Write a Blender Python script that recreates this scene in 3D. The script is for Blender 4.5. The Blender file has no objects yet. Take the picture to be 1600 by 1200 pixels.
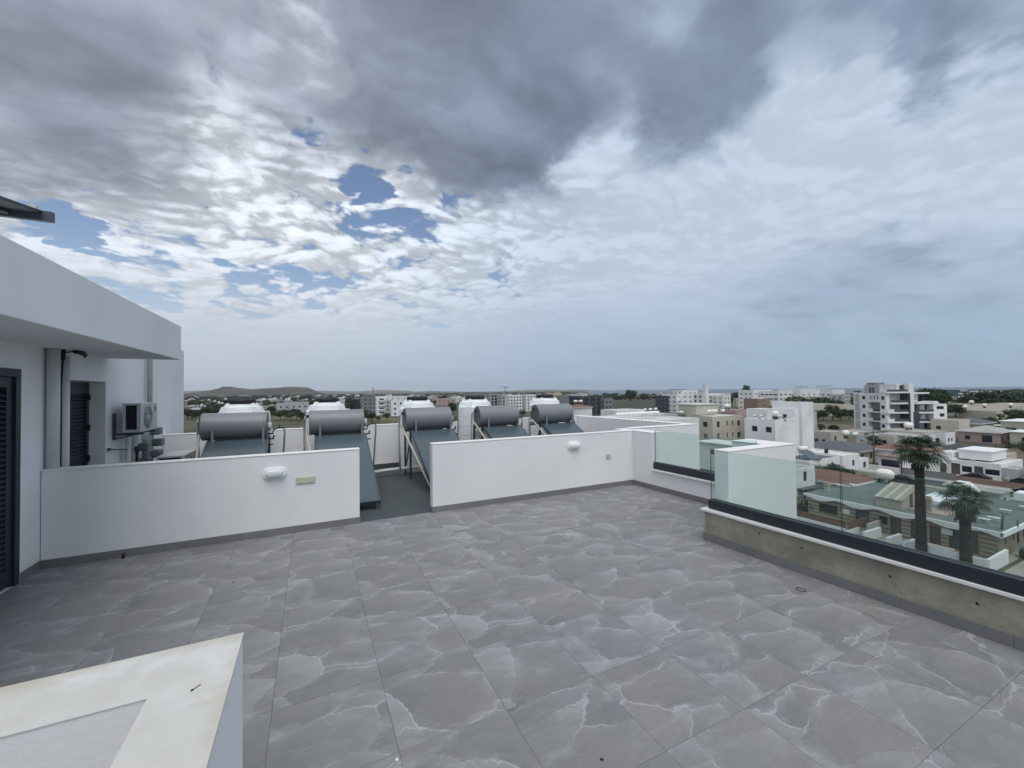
import bpy, bmesh, math, random
from mathutils import Vector, Matrix, noise as mnoise
sc = bpy.context.scene
COL = sc.collection
PI = math.pi

# ---------------------------------------------------------------- camera
cam_d = bpy.data.cameras.new('camera'); cam = bpy.data.objects.new('camera', cam_d); COL.objects.link(cam)
cam_d.sensor_width = 36.0; cam_d.lens = 14.4; cam_d.clip_start = 0.05; cam_d.clip_end = 40000
YAW, PITCH, ROLL = math.radians(26.2), math.atan(10.5/640), math.atan(.0103)
_f0 = Vector((math.sin(YAW), math.cos(YAW), 0)); _r0 = Vector((math.cos(YAW), -math.sin(YAW), 0)); _u0 = Vector((0, 0, 1))
_f = _f0*math.cos(PITCH)+_u0*math.sin(PITCH); _u1 = _u0*math.cos(PITCH)-_f0*math.sin(PITCH)
_r = _r0*math.cos(ROLL)-_u1*math.sin(ROLL); _u = _u1*math.cos(ROLL)+_r0*math.sin(ROLL)
_m = Matrix((( _r.x, _u.x, -_f.x, 0), (_r.y, _u.y, -_f.y, 0), (_r.z, _u.z, -_f.z, 1.8), (0, 0, 0, 1)))
cam.matrix_world = _m
sc.camera = cam

# ---------------------------------------------------------------- sun and sky
SUN_EL, SUN_AZ = 62.0, 190.0          # degrees above the horizon, degrees clockwise from +Y
sd = bpy.data.lights.new('sun', 'SUN'); sun = bpy.data.objects.new('sun', sd); COL.objects.link(sun)
sd.energy = 1.5; sd.angle = math.radians(45); sd.color = (1.0, .965, .91)
_d = Vector((math.sin(math.radians(SUN_AZ))*math.cos(math.radians(SUN_EL)), math.cos(math.radians(SUN_AZ))*math.cos(math.radians(SUN_EL)), math.sin(math.radians(SUN_EL))))
sun.rotation_euler = (-_d).to_track_quat('-Z', 'Y').to_euler()
sun.location = (0, -20, 60)

wd = bpy.data.worlds.new('World'); sc.world = wd; wd.use_nodes = True
SKYK = 0.1
def sky_world():
    nt = wd.node_tree; nt.nodes.clear(); N = nt.nodes; L = nt.links
    def node(t, **kw):
        n = N.new(t)
        for k, v in kw.items(): setattr(n, k, v)
        return n
    def put(sock, v):
        if hasattr(v, 'is_output') or hasattr(v, 'links'): L.new(v, sock)
        else: sock.default_value = v
    def mth(op, a, b=None, c=None, clamp=False):
        n = node('ShaderNodeMath', operation=op, use_clamp=clamp); put(n.inputs[0], a)
        if b is not None: put(n.inputs[1], b)
        if c is not None: put(n.inputs[2], c)
        return n.outputs[0]
    def vm(op, a, b=None, out=0):
        n = node('ShaderNodeVectorMath', operation=op); put(n.inputs[0], a)
        if b is not None: put(n.inputs[1], b)
        return n.outputs[out]
    def ss(x, lo, hi, a=0., b=1.):
        n = node('ShaderNodeMapRange', interpolation_type='SMOOTHSTEP'); put(n.inputs[0], x)
        n.inputs[1].default_value = lo; n.inputs[2].default_value = hi; n.inputs[3].default_value = a; n.inputs[4].default_value = b
        return n.outputs[0]
    def noise(vec, scale, detail=8, rough=.55, dist=0., col=False, lac=2.0):
        n = node('ShaderNodeTexNoise', noise_dimensions='3D'); put(n.inputs['Vector'], vec)
        n.inputs['Scale'].default_value = scale; n.inputs['Detail'].default_value = detail
        n.inputs['Roughness'].default_value = rough; n.inputs['Distortion'].default_value = dist; n.inputs['Lacunarity'].default_value = lac
        return n.outputs['Color'] if col else n.outputs[0]
    def mix(f, a, b):
        n = node('ShaderNodeMix', data_type='RGBA'); put(n.inputs[0], f)
        for s, v in ((n.inputs[6], a), (n.inputs[7], b)):
            if isinstance(v, tuple): s.default_value = (*v, 1)
            else: L.new(v, s)
        return n.outputs[2]
    tc = node('ShaderNodeTexCoord'); v = tc.outputs['Generated']
    sep = node('ShaderNodeSeparateXYZ'); L.new(v, sep.inputs[0]); X, Y, Z = sep.outputs
    zc = mth('MAXIMUM', Z, 0.0)
    den = mth('ADD', zc, .16)
    cb = node('ShaderNodeCombineXYZ'); L.new(mth('DIVIDE', X, den), cb.inputs[0]); L.new(mth('DIVIDE', Y, den), cb.inputs[1]); cb.inputs[2].default_value = 3.7
    p = cb.outputs[0]
    # billow warp
    w1 = vm('SUBTRACT', noise(p, 1.1, 4, .5, col=True), (.5, .5, .5))
    pw = vm('ADD', p, vm('MULTIPLY', w1, (.55, .55, .55)))
    micro = noise(pw, 15., 8, .62)
    def puffs(vec, scale, det=3.0):
        vn = node('ShaderNodeTexVoronoi', feature='F1'); put(vn.inputs['Vector'], vec); vn.inputs['Scale'].default_value = scale
        return vn.outputs['Distance']
    pcv = vm('ADD', pw, vm('MULTIPLY', vm('SUBTRACT', noise(pw, 9., 4, .6, col=True), (.5, .5, .5)), (.10, .10, .10)))
    puff = mth('SUBTRACT', .46, mth('ADD', mth('MULTIPLY', puffs(pcv, 6.), .62), mth('MULTIPLY', puffs(pcv, 14.), .38)))
    puff_b = mth('SUBTRACT', .46, mth('ADD', mth('MULTIPLY', puffs(vm('ADD', pcv, (-.016, -.036, 0.)), 6.), .62), mth('MULTIPLY', puffs(vm('ADD', pcv, (-.016, -.036, 0.)), 14.), .38)))
    pl = mth('ADD', mth('MULTIPLY', puff, .9), mth('MULTIPLY', mth('SUBTRACT', puff, puff_b), 1.6))
    big = noise(pw, .9, 5, .5)
    n1 = noise(pw, 2.6, 10, .56)
    # the same noise a small step towards the light gives the lit and shaded sides
    n1b = noise(vm('ADD', pw, (-.035, -.09, .0)), 2.6, 7, .56)
    lit = mth('MULTIPLY', mth('SUBTRACT', n1, n1b), 3.6)
    fine = noise(pw, 6.5, 10, .62)
    streak_p = vm('MULTIPLY', pw, (.5, 1.6, 1.))
    streak = noise(streak_p, 2.2, 7, .5)
    # warped direction for the large cloud masses
    vw = vm('NORMALIZE', vm('ADD', v, vm('MULTIPLY', vm('SUBTRACT', noise(p, 2.2, 7, .58, col=True), (.5, .5, .5)), (.34, .34, .26))))
    def field(lst, vec):
        acc = None
        for az, el, r, w in lst:
            a, e = math.radians(az), math.radians(el)
            d = (math.sin(a)*math.cos(e), math.cos(a)*math.cos(e), math.sin(e))
            s = ss(vm('DOT_PRODUCT', vec, d, 1), math.cos(math.radians(r*1.6)), 1.0, 0., w)
            acc = s if acc is None else mth('ADD', acc, s)
        return acc
    dk = field(DARK, vw)
    dk = mth('ADD', dk, mth('MULTIPLY', mth('SUBTRACT', big, .5), .9))
    dk = mth('ADD', dk, mth('MULTIPLY', mth('SUBTRACT', n1, .5), 1.25))
    dk = mth('ADD', dk, mth('MULTIPLY', mth('SUBTRACT', fine, .5), .55))
    # outside the photograph the overcast simply goes on
    D = ss(dk, -.2, 1.6)
    hl = field(HOLE, vw)
    # scattered thin blue gaps of the lower sky on the left follow the same noise
    low = mth('MULTIPLY', ss(Z, .10, .22), ss(Z, .55, .38))
    gap = mth('MULTIPLY', ss(n1, .46, .34), mth('MULTIPLY', low, .7))
    hsum = mth('ADD', mth('ADD', hl, mth('MULTIPLY', gap, .55)), mth('ADD', mth('MULTIPLY', mth('SUBTRACT', .5, fine), 2.0), mth('ADD', mth('MULTIPLY', mth('SUBTRACT', .5, n1), 1.6), mth('MULTIPLY', puff, -1.3))))
    H = ss(mth('ADD', hsum, ss(X, .25, .6, 0., -.5)), .62, 1.08)
    # cloud colours
    bright = mix(ss(X, .0, .6), (.60, .645, .71), (.455, .535, .64))
    # lavender-grey on the left, steel-blue on the right of the view
    east = ss(X, -.15, .85)
    shade_c = mix(east, (.355, .390, .460), (.310, .390, .500))
    deep_c = mix(east, (.205, .230, .292), (.190, .246, .345))
    base = mix(ss(D, 0., .55), bright, shade_c)
    base = mix(ss(D, .38, 1.08), base, deep_c)
    # puffs: lit tops, dimmer undersides, strongest where the cover is thin
    thin = mth('SUBTRACT', 1.0, ss(D, .15, .95, 0., .78))
    eastk = mth('SUBTRACT', 1.0, mth('MULTIPLY', ss(X, .05, .75), .80))
    amp = mth('MULTIPLY', thin, eastk)
    pf0 = mth('ADD', mth('MULTIPLY', lit, 1.0), mth('MULTIPLY', mth('SUBTRACT', fine, .5), 1.35))
    pf0 = mth('ADD', pf0, mth('MULTIPLY', mth('SUBTRACT', micro, .5), 1.2))
    pf0 = mth('ADD', pf0, mth('MULTIPLY', pl, 1.15))
    fade = ss(Z, .06, .36)
    pf = mth('MULTIPLY', mth('MULTIPLY', mth('TANH', mth('MULTIPLY', pf0, 2.4)), .36), fade)
    base2 = vm('MULTIPLY', base, vm('ADD', (1, 1, 1), vm('MULTIPLY', (1, 1, 1), mth('MULTIPLY', pf, amp))))
    # soft broad light and dark inside the deep cloud
    inner = mth('ADD', 1.0, mth('ADD', mth('MULTIPLY', mth('SUBTRACT', streak, .5), mth('MULTIPLY', ss(D, .2, .9), 1.7)), mth('MULTIPLY', mth('SUBTRACT', n1, .5), mth('MULTIPLY', ss(D, .2, .9), -.9))))
    cvec = node('ShaderNodeCombineXYZ')
    for i in range(3): L.new(inner, cvec.inputs[i])
    base3 = vm('MULTIPLY', base2, cvec.outputs[0])
    # haze towards the horizon
    hz = mix(ss(X, -.3, .9), (.445, .495, .565), (.300, .395, .520))
    stre = mth('ADD', 1.0, mth('MULTIPLY', mth('SUBTRACT', streak, .5), .25))
    cv2 = node('ShaderNodeCombineXYZ')
    for i in range(3): L.new(stre, cv2.inputs[i])
    hz = vm('MULTIPLY', hz, cv2.outputs[0])
    sky = node('ShaderNodeTexSky', sky_type='NISHITA'); sky.sun_disc = False
    sky.sun_elevation = math.radians(SUN_EL); sky.sun_rotation = math.radians(SUN_AZ); sky.altitude = 30
    blue = vm('MULTIPLY', sky.outputs[0], (SKYK*BLUEK[0], SKYK*BLUEK[1], SKYK*BLUEK[2]))
    withhole = mix(mth('MULTIPLY', H, mth('SUBTRACT', 1., ss(D, .45, .8))), base3, blue)
    horizon = ss(Z, .34, .03)
    col = mix(mth('POWER', horizon, 1.5), withhole, hz)
    bg = node('ShaderNodeBackground'); L.new(vm('MULTIPLY', col, (1/SKYK,)*3), bg.inputs[0]); bg.inputs[1].default_value = SKYK
    out = node('ShaderNodeOutputWorld'); L.new(bg.outputs[0], out.inputs[0])
BLUEK = (1.12, 1.08, 1.08)
DARK = [(-23.1, 31.3, 11.7, 0.75), (-10.2, 35.3, 10.1, 0.7), (5.8, 34.4, 9.2, 0.85), (17.6, 34.6, 9.7, 1.0), (29.3, 36.6, 9.3, 0.85), (19.5, 43.0, 8.3, 0.6), (12.4, 38.8, 3.6, -0.15), (40.0, 40.2, 9.3, 0.7), (49.0, 38.1, 3.3, -0.3), (44.9, 31.4, 5.7, 0.55), (52.7, 34.6, 6.1, 0.6), (55.4, 28.1, 4.2, 0.4), (47.9, 24.9, 4.1, 0.3), (62.0, 36.0, 8.2, 0.75), (70.0, 32.4, 5.6, 0.6), (77.4, 28.7, 5.6, 0.8), (-20.7, 24.8, 8.5, 0.2), (-15.6, 24.4, 4.8, 0.15), (-5.8, 18.1, 7.3, 0.15), (-10.1, 17.9, 5.0, 0.15), (-23.8, 19.9, 5.4, 0.1), (31.9, 30.1, 6.3, 0.8), (22.9, 31.0, 4.9, 0.6), (70.7, 22.8, 3.4, 0.3), (66.1, 13.9, 8.2, 0.12), (74.8, 12.5, 6.8, 0.15), (58.4, 13.9, 9.4, 0.3), (71.8, 7.7, 10.6, 0.35), (71.2, 22.4, 2.4, 0.2), (-0.3, 38.4, 3.3, -0.75), (-7.1, 30.4, 6.3, -0.45), (35.1, 33.2, 5.6, -0.75), (38.1, 28.0, 4.3, -0.6), (62.6, 30.6, 3.6, -0.6), (68.2, 27.0, 2.2, -0.6), (53.9, 23.9, 7.5, -0.45), (58.6, 22.2, 6.6, -0.45), (66.2, 22.0, 5.8, -0.5), (71.7, 23.6, 4.2, -0.5), (76.9, 22.4, 4.5, -0.8), (75.3, 17.3, 5.3, -0.3), (8.2, 28.9, 4.8, -0.7), (-7.1, 25.7, 6.7, -0.5), (40.6, 23.0, 8.0, -0.5), (17.5, 22.1, 8.5, -0.4), (-14.5, 18.8, 5.7, -0.3)]
HOLE = [(6.7, 25.0, 1.9, 0.95), (8.9, 21.4, 2.7, 0.9), (13.6, 20.7, 2.4, 0.75), (0.4, 29.1, 1.4, 1.0), (5.4, 30.2, 1.2, 0.9), (9.8, 27.5, 1.1, 0.8), (-21.8, 14.6, 2.4, 0.85), (-19.3, 14.2, 2.1, 0.7), (-16.3, 11.0, 2.6, 0.75), (-6.5, 12.9, 2.3, 0.65), (-1.8, 13.0, 2.5, 0.65), (5.7, 14.9, 2.3, 0.5), (17.5, 25.1, 2.7, 0.6), (25.0, 17.3, 2.5, 0.7), (-18.4, 21.0, 1.0, 0.8), (-9.5, 10.1, 3.9, 0.5), (13.9, 11.4, 5.1, 0.4), (-0.7, 18.9, 1.6, 0.6), (38.0, 26.1, 1.0, 0.6), (30.0, 16.2, 3.3, 0.4), (2.6, 11.6, 3.1, 0.4)]
sky_world()
wd.cycles.sampling_method = 'MANUAL'; wd.cycles.sample_map_resolution = 512
vs = sc.view_settings
vs.view_transform = 'Standard'; vs.look = 'None'; vs.exposure = 0.25; vs.gamma = 1; vs.use_curve_mapping = False
random.seed(7)
GZ = -16.3                    # street level; the terrace floor is z = 0

# ---------------------------------------------------------------- helpers
def at(px, dep):
    """ground-plan position seen in column px (of 1600) at forward distance dep"""
    d = _f + _r*((px-800)/640.0)
    return d.x*dep, d.y*dep
def tag(o, label=None, cat=None, group=None, kind=None):
    for k, v in (('label', label), ('category', cat), ('group', group), ('kind', kind)):
        if v: o[k] = v
    return o
def empty(name, loc, label, cat, group=None, rot=0.):
    o = bpy.data.objects.new(name, None); COL.objects.link(o); o.location = loc; o.rotation_euler = (0, 0, rot)
    o.empty_display_size = .3
    return tag(o, label, cat, group)
class MB:
    def __init__(s): s.v = []; s.f = []; s.m = []; s.sm = []
    def face(s, pts, m=0, sm=False):
        n = len(s.v); s.v += [tuple(p) for p in pts]; s.f.append(tuple(range(n, n+len(pts)))); s.m.append(m); s.sm.append(sm); return s
    def box(s, a, b, m=0, skip=''):
        x0, y0, z0 = a; x1, y1, z1 = b; n = len(s.v)
        s.v += [(x0,y0,z0),(x1,y0,z0),(x1,y1,z0),(x0,y1,z0),(x0,y0,z1),(x1,y0,z1),(x1,y1,z1),(x0,y1,z1)]
        for k, f in (('b',(0,3,2,1)),('t',(4,5,6,7)),('s',(0,1,5,4)),('e',(1,2,6,5)),('n',(2,3,7,6)),('w',(3,0,4,7))):
            if k not in skip: s.f.append(tuple(n+i for i in f)); s.m.append(m); s.sm.append(False)
        return s
    def prism(s, poly, z0, z1, m=0, mt=None):
        k = len(poly); n = len(s.v)
        a = sum(poly[i][0]*poly[(i+1)%k][1]-poly[(i+1)%k][0]*poly[i][1] for i in range(k))
        if a < 0: poly = poly[::-1]
        s.v += [(x, y, z0) for x, y in poly]+[(x, y, z1) for x, y in poly]
        s.f.append(tuple(n+k-1-i for i in range(k))); s.m.append(m); s.sm.append(False)
        s.f.append(tuple(n+k+i for i in range(k))); s.m.append(m if mt is None else mt); s.sm.append(False)
        for i in range(k):
            j = (i+1) % k; s.f.append((n+i, n+j, n+k+j, n+k+i)); s.m.append(m); s.sm.append(False)
        return s
    def tube(s, pts, r, n=8, m=0, cap=True, r1=None):
        pts = [Vector(p) for p in pts]; rings = []; L = len(pts)
        for i, p in enumerate(pts):
            t = (pts[min(i+1, L-1)]-pts[max(i-1, 0)]).normalized()
            a = t.cross(Vector((0, 0, 1)) if abs(t.z) < .95 else Vector((1, 0, 0))).normalized(); b = t.cross(a)
            rr = r if r1 is None else r+(r1-r)*i/(L-1)
            b0 = len(s.v); rings.append(b0)
            for k in range(n):
                q = 2*PI*k/n; s.v.append(tuple(p+a*(rr*math.cos(q))+b*(rr*math.sin(q))))
        for i in range(L-1):
            for k in range(n):
                j = (k+1) % n; s.f.append((rings[i]+k, rings[i+1]+k, rings[i+1]+j, rings[i]+j)); s.m.append(m); s.sm.append(True)
        if cap:
            s.f.append(tuple(rings[0]+k for k in range(n))); s.f.append(tuple(rings[-1]+n-1-k for k in range(n))); s.m += [m, m]; s.sm += [False, False]
        return s
    def lathe(s, prof, c=(0, 0, 0), n=24, m=0, ax='z', sharp=False):
        rings = []
        for r, h in prof:
            b0 = len(s.v); rings.append(b0)
            for k in range(n):
                q = 2*PI*k/n; u, w = r*math.cos(q), r*math.sin(q)
                p = (u, w, h) if ax == 'z' else ((h, u, w) if ax == 'x' else (w, h, u))
                s.v.append((c[0]+p[0], c[1]+p[1], c[2]+p[2]))
        for i in range(len(prof)-1):
            for k in range(n):
                j = (k+1) % n; s.f.append((rings[i]+k, rings[i]+j, rings[i+1]+j, rings[i+1]+k)); s.m.append(m); s.sm.append(not sharp)
        return s
    def lathe_crisp(s, prof, c=(0, 0, 0), n=24, m=0, ax='z'):
        for i in range(len(prof)-1): s.lathe(prof[i:i+2], c, n, m, ax)
        return s
    def mesh(s, name, mats):
        me = bpy.data.meshes.new(name); me.from_pydata(s.v, [], s.f)
        for m_ in mats: me.materials.append(m_)
        me.polygons.foreach_set('material_index', s.m); me.polygons.foreach_set('use_smooth', s.sm)
        me.update(); return me
    def build(s, name, mats, parent=None, world=True, bevel=0, at_=None):
        """world=True: the collected coordinates are world ones; they are rebased on the parent or on the own base"""
        if not isinstance(mats, (list, tuple)): mats = [mats]
        o = None
        if parent is not None:
            if world:
                l = parent.location if parent.parent is None else parent.location+parent.parent.location
                s.v = [(x-l.x, y-l.y, z-l.z) for x, y, z in s.v]
            o = bpy.data.objects.new(name, s.mesh(name, mats)); COL.objects.link(o); o.parent = parent
        else:
            xs = [p[0] for p in s.v]; ys = [p[1] for p in s.v]; z0 = min(p[2] for p in s.v)
            c = at_ or ((min(xs)+max(xs))/2, (min(ys)+max(ys))/2, z0)
            s.v = [(x-c[0], y-c[1], z-c[2]) for x, y, z in s.v]
            o = bpy.data.objects.new(name, s.mesh(name, mats)); COL.objects.link(o); o.location = c
        if bevel:
            md = o.modifiers.new('bevel', 'BEVEL'); md.width = bevel; md.segments = 2; md.limit_method = 'ANGLE'; md.angle_limit = math.radians(40)
        return o
def inst(name, me, parent=None, loc=(0, 0, 0), rot=(0, 0, 0), scale=(1, 1, 1)):
    o = bpy.data.objects.new(name, me); COL.objects.link(o); o.parent = parent; o.location = loc; o.rotation_euler = rot; o.scale = scale
    return o
def copy_thing(root, loc, rotz=None, label=None, scale=None):
    r = root.copy(); COL.objects.link(r); r.location = loc
    if rotz is not None: r.rotation_euler = (0, 0, rotz)
    if scale is not None: r.scale = (scale,)*3
    if label: r['label'] = label
    for ch in list(root.children):
        c = ch.copy(); COL.objects.link(c); c.parent = r
        for g in list(ch.children):
            d = g.copy(); COL.objects.link(d); d.parent = c
    return r

# ---------------------------------------------------------------- materials
def newmat(name):
    m = bpy.data.materials.new(name); m.use_nodes = True; nt = m.node_tree
    return m, nt, nt.nodes['Principled BSDF']
def nd(nt, t, **kw):
    n = nt.nodes.new(t)
    for k, v in kw.items(): setattr(n, k, v)
    return n
def ramp(nt, src, stops):
    r = nd(nt, 'ShaderNodeValToRGB'); e = r.color_ramp.elements
    e[0].position, e[0].color = stops[0][0], (*stops[0][1], 1); e[1].position, e[1].color = stops[-1][0], (*stops[-1][1], 1)
    for p, c in stops[1:-1]:
        q = e.new(p); q.color = (*c, 1)
    nt.links.new(src, r.inputs[0]); return r.outputs[0]
def ntex(nt, vec, scale, detail=5, rough=.55, dist=0.):
    n = nd(nt, 'ShaderNodeTexNoise'); n.inputs['Scale'].default_value = scale; n.inputs['Detail'].default_value = detail
    n.inputs['Roughness'].default_value = rough; n.inputs['Distortion'].default_value = dist
    if vec is not None: nt.links.new(vec, n.inputs['Vector'])
    return n.outputs[0]
def mixc(nt, f, a, b, mode='MIX'):
    n = nd(nt, 'ShaderNodeMix', data_type='RGBA', blend_type=mode)
    for s_, v in ((n.inputs[0], f), (n.inputs[6], a), (n.inputs[7], b)):
        if isinstance(v, tuple): s_.default_value = (*v, 1)
        elif isinstance(v, (int, float)): s_.default_value = v
        else: nt.links.new(v, s_)
    return n.outputs[2]
def mm(nt, op, a, b=0., clamp=False):
    n = nd(nt, 'ShaderNodeMath', operation=op, use_clamp=clamp)
    for s_, v in ((n.inputs[0], a), (n.inputs[1], b)):
        if isinstance(v, (int, float)): s_.default_value = v
        else: nt.links.new(v, s_)
    return n.outputs[0]
def paint(name, col, rough=.7, var=.12, scale=1.5, bump=.0, bscale=60, metal=0., dirt=None, spec=.4, objvar=0., world=True, streaks=0.):
    """painted or plain surface with broad tonal variation, fine relief and optional stains"""
    m, nt, b = newmat(name)
    if world: g = nd(nt, 'ShaderNodeNewGeometry').outputs['Position']
    else: g = nd(nt, 'ShaderNodeTexCoord').outputs['Object']
    n1 = ntex(nt, g, scale, 6, .6)
    lo = tuple(c*(1-var) for c in col); hi = tuple(min(c*(1+var*.6), .9) for c in col)
    c = ramp(nt, n1, [(.3, lo), (.7, hi)])
    if dirt:
        n2 = ntex(nt, g, scale*.6, 8, .65, .6)
        f = mm(nt, 'MULTIPLY', ramp(nt, n2, [(.48, (0, 0, 0)), (.68, (1, 1, 1))]), .55)
        c = mixc(nt, f, c, dirt)
    if streaks:
        mp = nd(nt, 'ShaderNodeMapping'); mp.inputs['Scale'].default_value = (1, 1, .06); nt.links.new(g, mp.inputs[0])
        n3 = ntex(nt, mp.outputs[0], 2.2, 6, .7)
        f = mm(nt, 'MULTIPLY', ramp(nt, n3, [(.5, (0, 0, 0)), (.72, (1, 1, 1))]), streaks)
        c = mixc(nt, f, c, tuple(x*.55 for x in col))
    if objvar:
        r = nd(nt, 'ShaderNodeObjectInfo').outputs['Random']
        k = mm(nt, 'ADD', mm(nt, 'MULTIPLY', r, objvar), 1-objvar*.5)
        cc = nd(nt, 'ShaderNodeCombineColor')
        for i in range(3): nt.links.new(k, cc.inputs[i])
        c = mixc(nt, 1.0, c, cc.outputs[0], 'MULTIPLY')
    nt.links.new(c, b.inputs['Base Color'])
    b.inputs['Roughness'].default_value = rough; b.inputs['Metallic'].default_value = metal; b.inputs['Specular IOR Level'].default_value = spec
    if bump:
        n4 = ntex(nt, g, bscale, 6, .6); bp = nd(nt, 'ShaderNodeBump'); bp.inputs['Strength'].default_value = bump; bp.inputs['Distance'].default_value = .01
        nt.links.new(n4, bp.inputs['Height']); nt.links.new(bp.outputs[0], b.inputs['Normal'])
    return m
def leafmat(name, c0, c1, scale=.8):
    m, nt, b = newmat(name)
    g = nd(nt, 'ShaderNodeNewGeometry')
    n1 = ntex(nt, g.outputs['Position'], scale, 3)
    n2 = nd(nt, 'ShaderNodeObjectInfo').outputs['Random']
    f = mm(nt, 'ADD', mm(nt, 'MULTIPLY', n1, .8), mm(nt, 'MULTIPLY', mm(nt, 'ADD', n2, g.outputs['Random Per Island']), .18))
    nt.links.new(ramp(nt, f, [(.35, c0), (.75, c1)]), b.inputs['Base Color'])
    b.inputs['Roughness'].default_value = .65; b.inputs['Specular IOR Level'].default_value = .25
    return m
WHITE = paint('white_wall_paint', (.785, .79, .80), .75, .035, .9, bump=.16, bscale=45, streaks=.05, dirt=(.67, .68, .69))
CAPM = paint('white_coping', (.80, .80, .79), .6, .05, 3., bump=.1, dirt=(.62, .59, .52))
TWHITE = paint('town_white_render', (.74, .75, .76), .8, .06, .25, dirt=(.52, .52, .50), streaks=.25)
TGREY = paint('town_grey_render', (.42, .43, .44), .8, .08, .25, streaks=.25)
TDGREY = paint('town_dark_grey_panel', (.20, .205, .21), .7, .1, .3)
TBEIGE = paint('town_beige_render', (.50, .475, .40), .8, .08, .25, dirt=(.36, .34, .28), streaks=.3)
TCREAM = paint('town_cream_render', (.43, .41, .36), .8, .08, .25, streaks=.25)
TYELL = paint('town_ochre_render', (.50, .40, .24), .8, .08, .25, streaks=.2)
TPINK = paint('town_rose_render', (.40, .31, .29), .8, .1, .25, streaks=.25)
TBROWN = paint('brown_cladding', (.24, .17, .14), .7, .1, .5)
TBLUE = paint('dark_slate_cladding', (.045, .06, .09), .5, .1, .5)
NAVYNET = paint('dark_construction_net', (.030, .042, .060), .9, .25, .4)
TEALNET = paint('green_construction_net', (.03, .085, .10), .9, .25, .2)
ROOFG = paint('grey_flat_roof', (.36, .36, .35), .9, .12, .4, dirt=(.25, .25, .24))
ROOFL = paint('pale_roof_coating', (.60, .61, .60), .8, .1, .4, dirt=(.42, .41, .38))
ROOFGRN = paint('grey_green_roof_felt', (.125, .148, .145), .85, .14, .5, dirt=(.19, .22, .20))
ROOFRED = paint('red_clay_tiles', (.20, .105, .085), .85, .22, .8, dirt=(.13, .08, .065))
ROOFDK = paint('dark_grey_roof_tiles', (.10, .11, .13), .8, .15, .8, dirt=(.06, .065, .08))
TAN = paint('tan_concrete', (.32, .295, .25), .85, .15, .6, dirt=(.22, .205, .175))
TAN2 = paint('pale_tan_roof_sheet', (.42, .40, .36), .8, .1, .6)
FENCEB = paint('brown_fence', (.16, .105, .085), .8, .15, 1.)
GLASSD = paint('dark_window_glass', (.022, .030, .040), .12, .3, .3, spec=.6)
GLASSM = paint('grey_window_glass', (.075, .095, .115), .15, .3, .3, spec=.6)
FRAMEW = paint('white_window_frame', (.62, .63, .64), .5, .05)
FRAMED = paint('dark_window_frame', (.05, .055, .065), .5, .05)
SHUT = paint('brown_shutter', (.10, .085, .08), .7, .1)
STEEL = paint('dark_painted_steel', (.055, .068, .085), .5, .1, 8., spec=.5)
TANKW = paint('white_tank_plastic', (.80, .83, .85), .4, .03, 3., spec=.45)
TANKB = paint('cream_boiler_shell', (.74, .73, .68), .5, .06, 1., spec=.4)
BLACKP = paint('black_plastic', (.012, .014, .018), .5, .1)
CONC = paint('raw_concrete', (.34, .315, .262), .92, .30, 3.0, bump=.8, bscale=22, dirt=(.125, .118, .102), streaks=.25)
MARBLE = paint('white_marble_sill', (.74, .74, .73), .35, .08, 4., bump=.05)
RAILM = paint('charcoal_aluminium', (.018, .024, .036), .38, .1, 5., spec=.5)
MEMB = paint('slate_roof_membrane', (.062, .074, .080), .82, .14, 1.4, bump=.6, bscale=150, dirt=(.085, .095, .098))
SKIRT = paint('grey_skirting_tile', (.190, .195, .200), .5, .12, 3., objvar=.12, dirt=(.19, .19, .19))
BARK = paint('bark', (.12, .095, .07), .95, .3, 3.)
PALMB = paint('palm_bark', (.062, .055, .048), .95, .45, 3.5, bump=1., bscale=9, dirt=(.11, .098, .08))
ASPH = paint('asphalt', (.050, .055, .064), .85, .15, .3)
PAVE = paint('pale_pavement', (.30, .28, .25), .9, .12, .5, dirt=(.20, .19, .17))
ROADP = paint('road_paint', (.6, .6, .58), .7, .15, 2.)
CARD = paint('dark_car_paint', (.02, .025, .032), .3, .1, spec=.6)
CARW = paint('white_car_paint', (.65, .66, .67), .3, .05, spec=.6)
COLL = paint('blue_collector_glass', (.070, .098, .118), .16, .10, 1.5, spec=.55)
DRUM = paint('grey_boiler_paint', (.200, .208, .230), .42, .05, 2., spec=.55)
INSUL = paint('beige_pipe_insulation', (.46, .44, .38), .8, .1, 6.)
PIPEW = paint('white_pipe', (.60, .61, .62), .6, .08, 6.)
PIPEG = paint('grey_pipe', (.20, .215, .235), .6, .08, 6.)
LOUV = paint('charcoal_shutter_paint', (.020, .027, .036), .5, .12, 6., spec=.4)
ACM = paint('grey_white_unit_casing', (.50, .52, .52), .5, .05, 6.)
GRILL = paint('dark_coil', (.008, .014, .024), .6, .1, 20.)
LEAFD = leafmat('dark_foliage', (.014, .026, .016), (.040, .062, .030))
LEAFM = leafmat('mid_foliage', (.030, .050, .022), (.085, .105, .048))
LEAFO = leafmat('olive_foliage', (.045, .058, .030), (.115, .120, .060))
PALMG = leafmat('palm_frond_green', (.016, .036, .024), (.060, .088, .050), 1.5)
PALMD = leafmat('dead_frond_brown', (.028, .024, .020), (.085, .068, .050), 1.5)

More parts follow.
